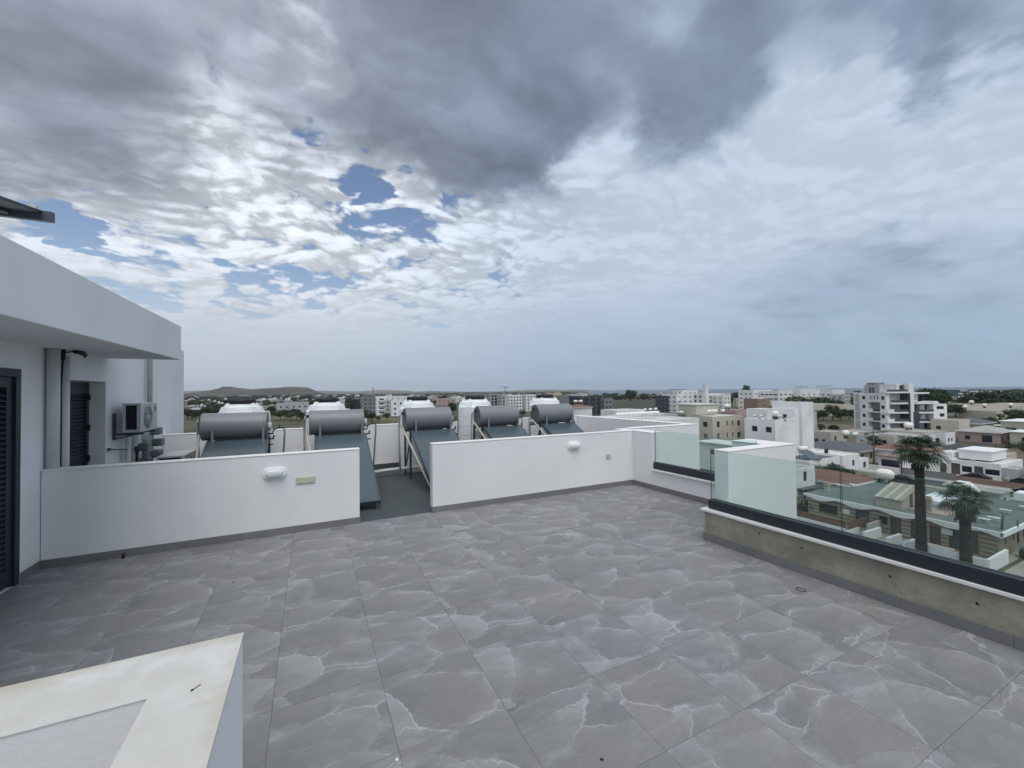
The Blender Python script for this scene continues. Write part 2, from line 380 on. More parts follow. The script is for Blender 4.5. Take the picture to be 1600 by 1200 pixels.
def tile_material():
    m, nt, b = newmat('grey_marble_look_tile'); Lk = nt.links.new
    tc = nd(nt, 'ShaderNodeTexCoord'); oi = nd(nt, 'ShaderNodeObjectInfo')
    geo = nd(nt, 'ShaderNodeNewGeometry')
    off = nd(nt, 'ShaderNodeCombineXYZ'); Lk(mm(nt, 'MULTIPLY', oi.outputs['Random'], 71.), off.inputs[0]); Lk(mm(nt, 'MULTIPLY', oi.outputs['Random'], 43.), off.inputs[1])
    Lk(mm(nt, 'MULTIPLY', oi.outputs['Random'], 17.), off.inputs[2])
    add = nd(nt, 'ShaderNodeVectorMath', operation='ADD'); Lk(tc.outputs['Object'], add.inputs[0]); Lk(off.outputs[0], add.inputs[1])
    p = add.outputs[0]
    wn = nd(nt, 'ShaderNodeTexNoise'); wn.inputs['Scale'].default_value = 2.6; wn.inputs['Detail'].default_value = 6; wn.inputs['Roughness'].default_value = .6; Lk(p, wn.inputs['Vector'])
    ws = nd(nt, 'ShaderNodeVectorMath', operation='SUBTRACT'); Lk(wn.outputs['Color'], ws.inputs[0]); ws.inputs[1].default_value = (.5, .5, .5)
    wm = nd(nt, 'ShaderNodeVectorMath', operation='SCALE'); Lk(ws.outputs[0], wm.inputs[0]); wm.inputs['Scale'].default_value = .26
    wa = nd(nt, 'ShaderNodeVectorMath', operation='ADD'); Lk(p, wa.inputs[0]); Lk(wm.outputs[0], wa.inputs[1])
    mp = nd(nt, 'ShaderNodeMapping'); mp.inputs['Rotation'].default_value = (0, 0, .55); mp.inputs['Scale'].default_value = (1.0, 1.75, 1.0); Lk(wa.outputs[0], mp.inputs[0])
    pv = mp.outputs[0]
    def vor(scale, feature, vec=pv):
        v = nd(nt, 'ShaderNodeTexVoronoi', feature=feature); v.inputs['Scale'].default_value = scale; Lk(vec, v.inputs['Vector']); return v
    cell = vor(1.75, 'F1'); edge = vor(1.75, 'DISTANCE_TO_EDGE')
    cell2 = vor(3.6, 'F1'); edge2 = vor(3.6, 'DISTANCE_TO_EDGE')
    def slope(c, dirv, k):
        a = nd(nt, 'ShaderNodeVectorMath', operation='SUBTRACT')
        sc_ = nd(nt, 'ShaderNodeVectorMath', operation='SCALE'); Lk(c.outputs['Position'], sc_.inputs[0]); sc_.inputs['Scale'].default_value = 1.
        Lk(pv, a.inputs[0]); Lk(sc_.outputs[0], a.inputs[1])
        d = nd(nt, 'ShaderNodeVectorMath', operation='DOT_PRODUCT'); Lk(a.outputs[0], d.inputs[0]); d.inputs[1].default_value = dirv
        return mm(nt, 'ADD', mm(nt, 'MULTIPLY', d.outputs['Value'], k), .5)
    def gray(s):
        q = nd(nt, 'ShaderNodeRGBToBW'); Lk(s, q.inputs[0]); return q.outputs[0]
    c1 = gray(cell.outputs['Color']); c2 = gray(cell2.outputs['Color'])
    g1 = slope(cell, (.55, .84, 0), 1.15); g2 = slope(cell2, (-.3, .95, 0), 1.6)
    mskr = ramp(nt, ntex(nt, p, 1.9, 3), [(.44, (0, 0, 0)), (.60, (1, 1, 1))])
    facet = mm(nt, 'ADD', mm(nt, 'MULTIPLY', g1, .52), mm(nt, 'ADD', mm(nt, 'MULTIPLY', g2, .22), mm(nt, 'ADD', mm(nt, 'MULTIPLY', c1, .22), mm(nt, 'MULTIPLY', c2, .10))))
    cloud = ntex(nt, pv, 3.2, 9, .66)
    facet = mm(nt, 'ADD', facet, mm(nt, 'MULTIPLY', mm(nt, 'SUBTRACT', cloud, .5), .55))
    base = ramp(nt, facet, [(.16, (.135, .142, .146)), (.40, (.178, .185, .190)), (.60, (.212, .220, .225)), (.88, (.315, .326, .333))])
    warm = ntex(nt, p, 1.3, 2)
    base = mixc(nt, ramp(nt, warm, [(.42, (0, 0, 0)), (.62, (.55, .55, .55))]), base, (.215, .202, .200))
    grain = nd(nt, 'ShaderNodeMapping'); grain.inputs['Scale'].default_value = (3, 22, 3); Lk(p, grain.inputs[0])
    gn = ntex(nt, grain.outputs[0], 4., 8, .65)
    sm = ntex(nt, pv, 4.5, 9, .7)
    near_e = ramp(nt, edge.outputs['Distance'], [(0., (1, 1, 1)), (.16, (0, 0, 0))])
    base = mixc(nt, mm(nt, 'MULTIPLY', mm(nt, 'MULTIPLY', near_e, ramp(nt, sm, [(.46, (0, 0, 0)), (.62, (1, 1, 1))])), .55), base, (.34, .352, .362))
    v1 = ramp(nt, edge.outputs['Distance'], [(0., (1, 1, 1)), (.006, (.7, .7, .7)), (.016, (0, 0, 0))])
    v1 = mm(nt, 'MULTIPLY', v1, ramp(nt, ntex(nt, p, 3.3, 4), [(.45, (0, 0, 0)), (.57, (1, 1, 1))]))
    v2 = ramp(nt, edge2.outputs['Distance'], [(0., (1, 1, 1)), (.009, (0, 0, 0))])
    v2 = mm(nt, 'MULTIPLY', v2, mm(nt, 'MULTIPLY', ramp(nt, ntex(nt, p, 4.6, 3), [(.55, (0, 0, 0)), (.66, (1, 1, 1))]), .7))
    v = mm(nt, 'MULTIPLY', mm(nt, 'MAXIMUM', v1, v2), .58)
    col = mixc(nt, v, base, (.47, .485, .495))
    gcol = ramp(nt, gn, [(.3, (.90, .90, .90)), (.7, (1.07, 1.07, 1.07))])
    col = mixc(nt, 1., col, gcol, 'MULTIPLY')
    # dust and dried water marks across the whole floor
    du = ntex(nt, geo.outputs['Position'], .55, 7, .6, .5)
    col = mixc(nt, mm(nt, 'MULTIPLY', ramp(nt, du, [(.45, (0, 0, 0)), (.7, (1, 1, 1))]), .16), col, (.27, .265, .25))
    Lk(col, b.inputs['Base Color'])
    rg = ntex(nt, geo.outputs['Position'], 1.3, 6, .6)
    rr = ramp(nt, rg, [(.3, (.40, .40, .40)), (.7, (.58, .58, .58))]); Lk(rr, b.inputs['Roughness'])
    b.inputs['Specular IOR Level'].default_value = .42
    bp = nd(nt, 'ShaderNodeBump'); bp.inputs['Strength'].default_value = .06; bp.inputs['Distance'].default_value = .004; Lk(gn, bp.inputs['Height']); Lk(bp.outputs[0], b.inputs['Normal'])
    return m
TILE = tile_material()
GROUT = paint('grey_grout', (.185, .186, .186), .9, .1)
def glass_material(name, tint, edge=False):
    m = bpy.data.materials.new(name); m.use_nodes = True; nt = m.node_tree; nt.nodes.clear(); Lk = nt.links.new
    o = nd(nt, 'ShaderNodeOutputMaterial'); t = nd(nt, 'ShaderNodeBsdfTransparent'); t.inputs[0].default_value = (*tint, 1)
    g = nd(nt, 'ShaderNodeBsdfGlossy'); g.inputs['Roughness'].default_value = .02
    if edge:
        d = nd(nt, 'ShaderNodeBsdfPrincipled'); d.inputs['Base Color'].default_value = (.02, .10, .09, 1); d.inputs['Roughness'].default_value = .15
        mx = nd(nt, 'ShaderNodeMixShader'); mx.inputs[0].default_value = .55; Lk(t.outputs[0], mx.inputs[1]); Lk(d.outputs[0], mx.inputs[2]); Lk(mx.outputs[0], o.inputs[0]); return m
    # plain Schlick reflectance, the same for the outer and inner face of a pane
    ge = nd(nt, 'ShaderNodeNewGeometry'); dt = nd(nt, 'ShaderNodeVectorMath', operation='DOT_PRODUCT'); Lk(ge.outputs['Incoming'], dt.inputs[0]); Lk(ge.outputs['Normal'], dt.inputs[1])
    sch = mm(nt, 'ADD', mm(nt, 'MULTIPLY', mm(nt, 'POWER', mm(nt, 'SUBTRACT', 1., mm(nt, 'ABSOLUTE', dt.outputs['Value'])), 5.), .7), .035)
    mx = nd(nt, 'ShaderNodeMixShader'); Lk(sch, mx.inputs[0]); Lk(t.outputs[0], mx.inputs[1]); Lk(g.outputs[0], mx.inputs[2])
    # thin dust film on the panes
    n = ntex(nt, nd(nt, 'ShaderNodeNewGeometry').outputs['Position'], 3., 6, .6)
    df = nd(nt, 'ShaderNodeBsdfDiffuse'); df.inputs[0].default_value = (.45, .5, .5, 1)
    m2 = nd(nt, 'ShaderNodeMixShader'); Lk(mm(nt, 'MULTIPLY', n, .018), m2.inputs[0]); Lk(mx.outputs[0], m2.inputs[1]); Lk(df.outputs[0], m2.inputs[2]); Lk(m2.outputs[0], o.inputs[0])
    return m
GLASS = glass_material('green_tinted_glass', (.885, .945, .925)); GEDGE = glass_material('green_glass_edge', (.25, .5, .45), True)
def stained_cap():
    m, nt, b = newmat('stained_cream_coping'); Lk = nt.links.new
    g = nd(nt, 'ShaderNodeNewGeometry').outputs['Position']; s = nd(nt, 'ShaderNodeSeparateXYZ'); Lk(g, s.inputs[0])
    n = ntex(nt, g, 3.2, 7, .62); n2 = ntex(nt, g, 9., 8, .65); n3 = ntex(nt, g, 60., 5, .6)
    base = ramp(nt, n2, [(.3, (.53, .525, .495)), (.7, (.60, .595, .57))])
    base = mixc(nt, ramp(nt, n, [(.5, (0, 0, 0)), (.62, (.8, .8, .8))]), base, (.66, .68, .69))
    # brown run-off stains along the outer rims, ragged with noise
    dy = mm(nt, 'ADD', mm(nt, 'SUBTRACT', 1.60, s.outputs[1]), mm(nt, 'MULTIPLY', mm(nt, 'SUBTRACT', n, .5), .16))
    dx = mm(nt, 'ADD', mm(nt, 'SUBTRACT', -.20, s.outputs[0]), mm(nt, 'MULTIPLY', mm(nt, 'SUBTRACT', n2, .5), .10))
    e1 = ramp(nt, dy, [(.008, (1, 1, 1)), (.055, (0, 0, 0))]); e2 = ramp(nt, dx, [(.0, (.75, .75, .75)), (.035, (0, 0, 0))])
    base = mixc(nt, mm(nt, 'MULTIPLY', mm(nt, 'MAXIMUM', e1, e2), .42), base, (.43, .34, .24))
    Lk(base, b.inputs['Base Color']); b.inputs['Roughness'].default_value = .85
    bp = nd(nt, 'ShaderNodeBump'); bp.inputs['Strength'].default_value = .35; bp.inputs['Distance'].default_value = .004; Lk(n3, bp.inputs['Height']); Lk(bp.outputs[0], b.inputs['Normal'])
    return m
CAPST = stained_cap()
# ================================================================ THE TERRACE
# body of the block under the terrace, down to the street
b = MB()
b.box((-9, -9, GZ), (4.56, 3.40, -.06)).box((-9, 3.40, GZ), (5.60, 6.30, -.065)).box((-9, 6.30, GZ), (7.45, 10.25, -.07))
tag(b.build('building_body', TWHITE), kind='structure')
# floor: grout bed with one tile per piece
fl = MB().box((-2.53, -1.6, -.05), (5.62, 6.06, -.012)).build('terrace_floor', GROUT)
tag(fl, kind='structure')
P = .595; J = .0009; tcache = {}
nt_ = 0
for i in range(-4, 10):
    for j in range(-6, 7):
        x0, x1 = -.2+P*i, -.2+P*(i+1); y0, y1 = 2.12+P*j, 2.12+P*(j+1)
        x0, x1 = max(x0, -2.53), min(x1, 5.60); y1 = min(y1, 6.05); y0 = max(y0, -1.5)
        if x1-x0 < .02 or y1-y0 < .02: continue
        if x1 < -.19 and y1 < 1.6: continue
        if x0 > 4.6 and y1 < 3.43: continue
        w, d = round(x1-x0, 3), round(y1-y0, 3)
        if (w, d) not in tcache:
            tcache[(w, d)] = MB().box((-w/2+J, -d/2+J, -.010), (w/2-J, d/2-J, 0)).mesh('tile', [TILE])
        lo = fl.location
        inst('tile', tcache[(w, d)], fl, ((x0+x1)/2-lo.x, (y0+y1)/2-lo.y, random.uniform(-.0004, .0004)-lo.z), (0, 0, 0)); nt_ += 1
# roof membrane behind the low walls, laid in sheets
b = MB()
mroot = None
strips = [(-2.53, -.86), (-.855, .94), (.945, 2.74), (2.745, 4.54), (4.545, 7.25)]
mroot = MB().box((-2.55, 6.052, -.06), (7.3, 10.3, -.010)).build('roof_surface', MEMB); tag(mroot, kind='structure')
for x0, x1 in strips:
    MB().box((x0, 6.056, -.009), (x1, 10.28, -.003)).build('roof_sheet', MEMB, mroot)

def skirting(parent, p0, p1, nrm, z=0., h=.085, t=.010, L=.595):
    """skirting tiles from p0 to p1 standing off the wall along nrm"""
    a, c = Vector((*p0, 0)), Vector((*p1, 0)); D = (c-a).length; u = (c-a)/D; n = Vector((*nrm, 0)); k = 0.
    while k < D-.01:
        e = min(k+L, D)
        q = [a+u*(k+.001), a+u*(e-.001)]; poly = [(q[0].x, q[0].y), (q[1].x, q[1].y), (q[1].x+n.x*t, q[1].y+n.y*t), (q[0].x+n.x*t, q[0].y+n.y*t)]
        MB().prism(poly, z+.0015, z+h).build('skirting_tile', SKIRT, parent)
        k = e
# --- two low white walls between terrace and tank roof
def low_wall(x0, x1, label, xw=None):
    w = empty('low_wall', ((x0+x1)/2, 6.09, 0), label, 'wall')
    MB().box((x0, 6.02, .001), (xw or x1, 6.165, 1.008)).build('wall', WHITE, w, bevel=.006)
    MB().box((x0-.004, 6.014, 1.009), (x1+(.001 if xw else .004), 6.171, 1.022)).build('coping', CAPM, w, bevel=.004)
    skirting(w, (x0, 6.02), (x1, 6.02), (0, -1))
    return w
lw1 = low_wall(-2.525, .605, 'long low white wall on the left in front of the first two solar water heaters')
lw2 = low_wall(1.628, 5.498, 'low white wall right of the gap, with an oval light near its right end', 5.56)
MB().box((.606, 6.02, .0015), (.616, 6.165, .085)).build('skirting_tile', SKIRT, lw1)
MB().box((1.617, 6.02, .0015), (1.627, 6.165, .085)).build('skirting_tile', SKIRT, lw2)
# --- corner pier and first glazed parapet (it runs slightly out of square)
par1 = empty('parapet_wall', (5.6, 5.0, 0), 'white parapet at the far corner carrying the short glass balustrade', 'wall')
def lx(y, x0, k): return x0+(6.02-y)*k
MB().prism([(5.505, 6.165), (5.52, 5.52), (5.79, 5.52), (5.79, 6.165)], .001, 1.008).build('pier', WHITE, par1, bevel=.006)
MB().prism([(5.500, 6.17), (5.515, 5.515), (5.80, 5.515), (5.80, 6.17)], 1.009, 1.022).build('coping', CAPM, par1, bevel=.004)
MB().prism([(5.522, 5.519), (5.575, 3.60), (5.85, 3.60), (5.80, 5.519)], .001, .345).build('wall', WHITE, par1)
MB().prism([(5.475, 5.515), (5.528, 3.60), (5.87, 3.60), (5.82, 5.515)], .346, .372).build('sill', MARBLE, par1, bevel=.003)
skirting(par1, (5.505, 6.01), (5.575, 3.60), (-1, 0))
def balustrade(name, label, p0, p1, z0, ztop, cuts, wch=.095, hch=.12):
    r = empty(name, ((p0[0]+p1[0])/2, (p0[1]+p1[1])/2, z0), label, 'balustrade')
    a, c = Vector((*p0, 0)), Vector((*p1, 0)); D = (c-a).length; u = (c-a)/D; n = Vector((u.y, -u.x, 0))
    if n.x > 0: n = -n                       # towards the terrace
    def poly(k0, k1, o0, o1):
        q = [a+u*k0+n*o0, a+u*k1+n*o0, a+u*k1+n*o1, a+u*k0+n*o1]; return [(v.x, v.y) for v in q]
    ch = MB(); ch.prism(poly(0, D, 0, wch), z0, z0+hch-.012); ch.prism(poly(0, D, wch-.030, wch), z0+hch-.012, z0+hch); ch.prism(poly(0, D, 0, .030), z0+hch-.012, z0+hch)
    ch.build('channel', RAILM, r, bevel=.002)
    MB().prism(poly(.0, D, .032, wch-.032), z0+hch-.0115, z0+hch-.002).build('gasket', BLACKP, r)
    ks = [0.]+cuts+[D]
    for i in range(len(ks)-1):
        g = MB(); q = poly(ks[i]+.006, ks[i+1]-.006, wch/2-.008, wch/2+.008)
        if sum(q[k][0]*q[(k+1)%4][1]-q[(k+1)%4][0]*q[k][1] for k in range(4)) < 0: q = q[::-1]
        zb = z0+hch-.001
        V = [(x, y, zb) for x, y in q]+[(x, y, ztop) for x, y in q]; n0 = len(g.v); g.v += V
        L_ = [((q[(i2+1)%4][0]-q[i2][0])**2+(q[(i2+1)%4][1]-q[i2][1])**2)**.5 for i2 in range(4)]
        for f, m_ in (((4, 5, 6, 7), 1),): g.f.append(f); g.m.append(m_); g.sm.append(False)
        for k in range(4):
            j = (k+1) % 4; g.f.append((k, j, 4+j, 4+k)); g.m.append(0 if L_[k] > .05 else 1); g.sm.append(False)
        g.build('glass_pane', [GLASS, GEDGE], r)
    return r
balustrade('glass_balustrade', 'short greenish glass balustrade in a dark channel at the far corner', (5.615, 5.505), (5.665, 3.66), .373, 1.06, [])
# --- nearer parapet on the right: rough concrete under a marble sill
par2 = empty('parapet_wall', (4.4, 1., 0), 'unfinished concrete parapet on the right with tie holes under a white marble sill', 'wall')
k2 = .0455
def px2(y, x): return x+(3.41-y)*k2
yE = -1.5
holes = [(1149, 828), (1203.5, 845), (1307.5, 878), (1442, 920.6)]
# wall with four small round tie holes: recessed sockets cut into the face
wallb = MB(); face_y = [3.41]
hy = [2.765, 2.355, 1.695, 1.205]
hz_ = [.262, .245, .228, .222]
R_ = .011
cells = []
ycur = 3.41
for y, z in zip(hy, hz_):
    cells.append((ycur, y+.03, None)); cells.append((y+.03, y-.03, z)); ycur = y-.03
cells.append((ycur, yE, None))
for ya, yb, z in cells:
    xa, xb = px2(ya, 4.225), px2(yb, 4.225)
    if z is None: wallb.face([(xa, ya, .001), (xa, ya, .345), (xb, yb, .345), (xb, yb, .001)])
    else:
        ym = (ya+yb)/2; xm = (xa+xb)/2
        ring = [(px2(ym+R_*math.cos(q), 4.225), ym+R_*math.cos(q), z+R_*math.sin(q)) for q in [2*PI*k/16 for k in range(16)]]
        outer = []
        for k in range(16):
            q = 2*PI*k/16; c_, s_ = math.cos(q), math.sin(q); t = .03/max(abs(c_), abs(s_)); outer.append((px2(ym+t*c_, 4.225), ym+t*c_, z+t*s_))
        for k in range(16):
            j = (k+1) % 16; wallb.face([outer[k], outer[j], ring[j], ring[k]])
            wallb.face([ring[k], ring[j], (ring[j][0]+.06, ring[j][1], ring[j][2]), (ring[k][0]+.06, ring[k][1], ring[k][2])])
        wallb.face([(x+.06, y, z2) for x, y, z2 in ring])
        wallb.face([(xa, ya, z+.03), (xa, ya, .345), (xb, yb, .345), (xb, yb, z+.03)])
        wallb.face([(xa, ya, .001), (xa, ya, z-.03), (xb, yb, z-.03), (xb, yb, .001)])
wallb.face([(4.225, 3.41, .001), (4.62, 3.41, .001), (4.62, 3.41, .345), (4.225, 3.41, .345)])
wallb.face([(4.62, 3.41, -.9), (4.84, yE, -.9), (4.84, yE, .345), (4.62, 3.41, .345)])
wallb.build('wall', CONC, par2)
MB().prism([(4.188, 3.44), (px2(yE, 4.188), yE), (px2(yE, 4.64), yE), (4.645, 3.44)], .346, .372).build('sill', MARBLE, par2, bevel=.003)
skirting(par2, (4.222, 3.41), (px2(yE, 4.222), yE), (-1, 0))
skirting(par2, (4.215, 3.412), (4.60, 3.412), (0, 1))
a_ = 3.385; xs_ = lambda y: 4.358+(3.385-y)*.022
balustrade('glass_balustrade', 'long greenish glass balustrade in a dark channel along the right edge', (xs_(3.385), 3.385), (xs_(yE), yE), .373, 1.065, [1.34, 2.82, 4.3], hch=.108)
# --- white projecting wall outside the glass, with its return
w = empty('projecting_wall', (5.3, 3.5, 0), 'white wall with pale coping jutting out beyond the long glass balustrade', 'wall')
MB().prism([(4.655, 3.40), (6.07, 3.40), (6.07, 4.08), (5.68, 4.08), (5.68, 3.59), (4.655, 3.59)], GZ, 1.008).build('wall', WHITE, w)
MB().prism([(4.65, 3.395), (6.078, 3.395), (6.078, 4.086), (5.672, 4.086), (5.672, 3.596), (4.65, 3.596)], 1.009, 1.022).build('coping', CAPM, w, bevel=.004)
# --- outer parapets of the tank roof
w = empty('roof_parapet', (2.4, 10.2, 0), 'long white parapet behind the row of grey boilers and white tanks', 'wall')
MB().prism([(-2.525, 9.99), (7.30, 10.30), (7.30, 10.50), (-2.525, 10.19)], .001, 1.008).build('wall', WHITE, w)
MB().prism([(-2.525, 9.984), (7.24, 10.292), (7.24, 10.506), (-2.525, 10.196)], 1.009, 1.024).build('coping', CAPM, w, bevel=.004)
MB().prism([(-2.525, 9.96), (7.25, 10.27), (7.25, 10.297), (-2.525, 9.987)], .001, .10).build('upstand', MEMB, w)
w = empty('roof_parapet', (7.4, 8.4, 0), 'white parapet closing the tank roof on the right, its end beyond the short glass', 'wall')
MB().prism([(7.25, 10.27), (7.50, 6.55), (5.795, 6.55), (5.795, 6.35), (7.735, 6.35), (7.735, 6.55), (7.50, 10.27)], GZ, 1.007).build('wall', WHITE, w)
MB().prism([(7.245, 10.50), (7.495, 6.556), (5.80, 6.556), (5.80, 6.344), (7.742, 6.344), (7.742, 6.56), (7.50, 10.50)], 1.009, 1.022).build('coping', CAPM, w, bevel=.004)
MB().box((5.51, 6.17, .001), (5.79, 6.56, 1.006)).build('pier', WHITE, w)
# --- lights and switch plates on the low walls
def oval_light(x, z, label):
    r = empty('wall_light', (x, 6.02, z), label, 'wall light')
    def rr(w, h, y0, y1, k=5, sx=1., sz=1.):
        pts = []
        rad = h/2
        for c_x, a0 in ((w/2-rad, -PI/2), (-w/2+rad, PI/2)):
            for i in range(9):
                q = a0+PI*i/8; pts.append((c_x+rad*math.cos(q), rad*math.sin(q)))
        return pts
    b0 = rr(.265, .135, 0, 0); b1 = rr(.255, .125, 0, 0)
    m = MB(); n = len(b0)
    def loft(m, A, ya, B, yb, mi=0):
        for i in range(n):
            j = (i+1) % n; m.face([(A[i][0], ya, A[i][1]), (A[j][0], ya, A[j][1]), (B[j][0], yb, B[j][1]), (B[i][0], yb, B[i][1])][::-1], mi, True)
    loft(m, b0, -.0, b0, -.028); loft(m, b0, -.028, b1, -.034); m.face([(x_, -.034, z_) for x_, z_ in b1])
    m.build('housing', TANKW, r, world=False)
    g = MB(); c0 = rr(.205, .098, 0, 0); c1 = rr(.195, .088, 0, 0); c2 = rr(.165, .060, 0, 0); c3 = rr(.12, .02, 0, 0)
    loft(g, c0, -.034, c1, -.062); loft(g, c1, -.062, c2, -.076); loft(g, c2, -.076, c3, -.081); g.face([(x_, -.081, z_) for x_, z_ in c3])
    g.build('diffuser', TANKB_W, r, world=False)
    return r
TANKB_W = paint('frosted_diffuser', (.70, .72, .74), .35, .03, 4.)
oval_light(-.41, .786, 'oval white bulkhead light on the left low wall')
oval_light(4.165, .822, 'oval white bulkhead light on the right low wall')
PLATE = paint('aged_ivory_plastic', (.52, .51, .42), .5, .08, 9.)
def switch_plate(x, z, w, n, label):
    r = empty('switch_plate', (x, 6.02, z), label, 'switch plate')
    MB().box((-w/2, -.012, -.045), (w/2, 0, .045)).build('plate', PLATE, r, world=False, bevel=.003)
    for i in range(n):
        ww = (w-.03)/n; x0 = -w/2+.012+i*(ww+.006)
        MB().box((x0, -.017, -.032), (x0+ww-.004, -.0125, .032)).build('rocker', PLATE, r, world=False, bevel=.002)
switch_plate(-.058, .658, .225, 2, 'double ivory switch plate beside the left oval light')
switch_plate(4.925, .572, .105, 1, 'single ivory switch plate near the right corner of the terrace')

# --- stairwell parapet in the foreground
w = empty('stairwell_wall', (-1.4, .1, 0), 'white stairwell parapet with a stained cream coping in the foreground', 'wall')
b = MB()
def ringwall(m, X0, Y0, X1, Y1, x0, y0, x1, y1, z0, z1, top=True, zin=None):
    zi = z0 if zin is None else zin
    O = [(X0, Y0), (X1, Y0), (X1, Y1), (X0, Y1)]; I = [(x0, y0), (x1, y0), (x1, y1), (x0, y1)]
    for k in range(4):
        j = (k+1) % 4
        m.face([(*O[k], z0), (*O[j], z0), (*O[j], z1), (*O[k], z1)])
        m.face([(*I[j], zi), (*I[k], zi), (*I[k], z1), (*I[j], z1)])
        if top: m.face([(*O[k], z1), (*O[j], z1), (*I[j], z1), (*I[k], z1)])
    return m
ringwall(b, -2.52, -1.45, -.20, 1.60, -2.34, -1.25, -.376, 1.374, .001, 1.0168, zin=-2.6)
b.face([(-2.34, -1.25, -2.6), (-.376, -1.25, -2.6), (-.376, 1.374, -2.6), (-2.34, 1.374, -2.6)])
b.build('wall', WHITE, w)
c = MB()
O = [(-2.52, -1.45), (-.1965, -1.45), (-.1965, 1.6035), (-2.52, 1.6035)]; I = [(-2.34, -1.25), (-.378, -1.25), (-.378, 1.372), (-2.34, 1.372)]
for k in range(4):
    j = (k+1) % 4
    c.face([(*O[k], 1.02), (*O[j], 1.02), (*I[j], 1.02), (*I[k], 1.02)])
    c.face([(*O[k], 1.013), (*O[j], 1.013), (*O[j], 1.02), (*O[k], 1.02)]); c.face([(*I[j], 1.017), (*I[k], 1.017), (*I[k], 1.02), (*I[j], 1.02)])
c.build('coping', CAPST, w)
# loose bits lying about
m = MB().tube([(-.280, 1.354, 1.0215), (-.266, 1.370, 1.0215)], .0010, 6).tube([(-.2825, 1.351, 1.0220), (-.2795, 1.3545, 1.0220)], .0022, 8)
tag(m.build('screw', BLACKP), 'small dark screw lying on the stained stairwell coping', 'screw')
m = MB().lathe([(.0, 0.), (.014, 0.), (.014, .05), (.0, .05)], (-1.853, 5.975, .001), 10)
tag(m.build('bottle_cap', BLACKP), 'small black stub on the tiles against the left skirting', 'stub')
m = MB(); ring = [(3.915+.035*math.cos(q), 2.169+.035*math.sin(q), .005) for q in [2*PI*k/20 for k in range(21)]]
m.tube(ring, .0025, 5, cap=False); tag(m.build('wire_ring', BLACKP), 'thin dark ring lying on the tiles near the concrete parapet', 'ring')
m = MB().lathe([(0, 0), (.008, .001), (.009, .006), (.005, .011), (0, .012)], (.374, 2.076, .001), 8)
tag(m.build('pebble', TANKB), 'tiny pale pebble on the tiles in the middle foreground', 'pebble')
m = MB().tube([(1.262, 1.634, .004), (1.272, 1.622, .006)], .004, 6); tag(m.build('paint_chip', BLACKP), 'tiny dark chip on the tiles at the bottom edge', 'chip')
m = MB().tube([(-.672, 4.714, .003), (-.652, 4.712, .003)], .004, 5); tag(m.build('leaf_crumb', BARK), 'tiny brown crumb on the tiles left of centre', 'crumb')

# ================================================================ PENTHOUSE ON THE LEFT
pent = empty('rooftop_storey', (-3.5, 6., 0), 'white rooftop storey on the left with a thick overhanging flat roof', 'building')
WX = -2.53
b = MB()
def wface(y0, y1, z0, z1): b.face([(WX, y0, z0), (WX, y1, z0), (WX, y1, z1), (WX, y0, z1)][::1])
DZ, DY0, DY1 = 2.057, 4.62, 5.66       # door opening
SZ, SY0, SY1 = 1.98, 6.56, 7.53        # shuttered opening
wface(-3, DY0, .001, 2.76); wface(DY0, DY1, DZ, 2.76); wface(DY1, SY0, .001, 2.76); wface(SY0, SY1, SZ, 2.76); wface(SY1, 11.40, .001, 2.76)
for y0, y1, zt in ((DY0, DY1, DZ), (SY0, SY1, SZ)):
    xd = WX-.22
    b.face([(WX, y1, .001), (xd, y1, .001), (xd, y1, zt), (WX, y1, zt)]); b.face([(WX, y0, .001), (xd, y0, .001), (xd, y0, zt), (WX, y0, zt)])
    b.face([(WX, y0, zt), (WX, y1, zt), (xd, y1, zt), (xd, y0, zt)]); b.face([(xd, y0, .001), (xd, y1, .001), (xd, y1, zt), (xd, y0, zt)])
    b.face([(WX, y0, .0), (WX, y1, .0), (xd, y1, .0), (xd, y0, .0)])
b.face([(WX, 11.4, -3.), (-8, 11.4, -3.), (-8, 11.4, 2.76), (WX, 11.4, 2.76)])
b.face([(WX, 10.2, -3.), (WX, 11.4, -3.), (WX, 11.4, .001), (WX, 10.2, .001)])
b.face([(WX, -3, 2.76), (WX, 11.4, 2.76), (-8, 11.4, 2.76), (-8, -3, 2.76)])
b.build('wall', WHITE, pent)
MB().box((-8, -3, 2.305), (-1.716, 7.585, 2.80)).build('roof_slab', WHITE, pent, bevel=.006)
skirting(pent, (WX, 5.70), (WX, 6.01), (1, 0))
# door with louvred leaf
d = MB(); X1 = WX+.004
d.box((X1-.07, DY0, .002), (X1+.012, DY0+.075, DZ)).box((X1-.07, DY1-.075, .002), (X1+.012, DY1-.002, DZ)).box((X1-.07, DY0+.075, DZ-.075), (X1+.012, DY1-.075, DZ))
dr = d.build('door_frame', LOUV, pent)
l = MB(); y0, y1 = DY0+.08, DY1-.08
l.box((X1-.065, y0, .03), (X1-.01, y0+.085, 1.975)).box((X1-.065, y1-.085, .03), (X1-.01, y1, 1.975)).box((X1-.065, y0+.085, 1.88), (X1-.01, y1-.085, 1.975)).box((X1-.065, y0+.085, .03), (X1-.01, y1-.085, .17))
leaf = l.build('door_leaf', LOUV, pent)
ln = y1-y0-.17
sl = MB()
sl.face([(-.028, -ln/2, .020), (-.028, ln/2, .020), (.028, ln/2, -.024), (.028, -ln/2, -.024)]); sl.face([(-.028, -ln/2, .013), (.028, -ln/2, -.031), (.028, ln/2, -.031), (-.028, ln/2, .013)])
sl.face([(.028, -ln/2, -.031), (.028, -ln/2, -.024), (.028, ln/2, -.024), (.028, ln/2, -.031)])
slm = sl.mesh('slat', [LOUV])
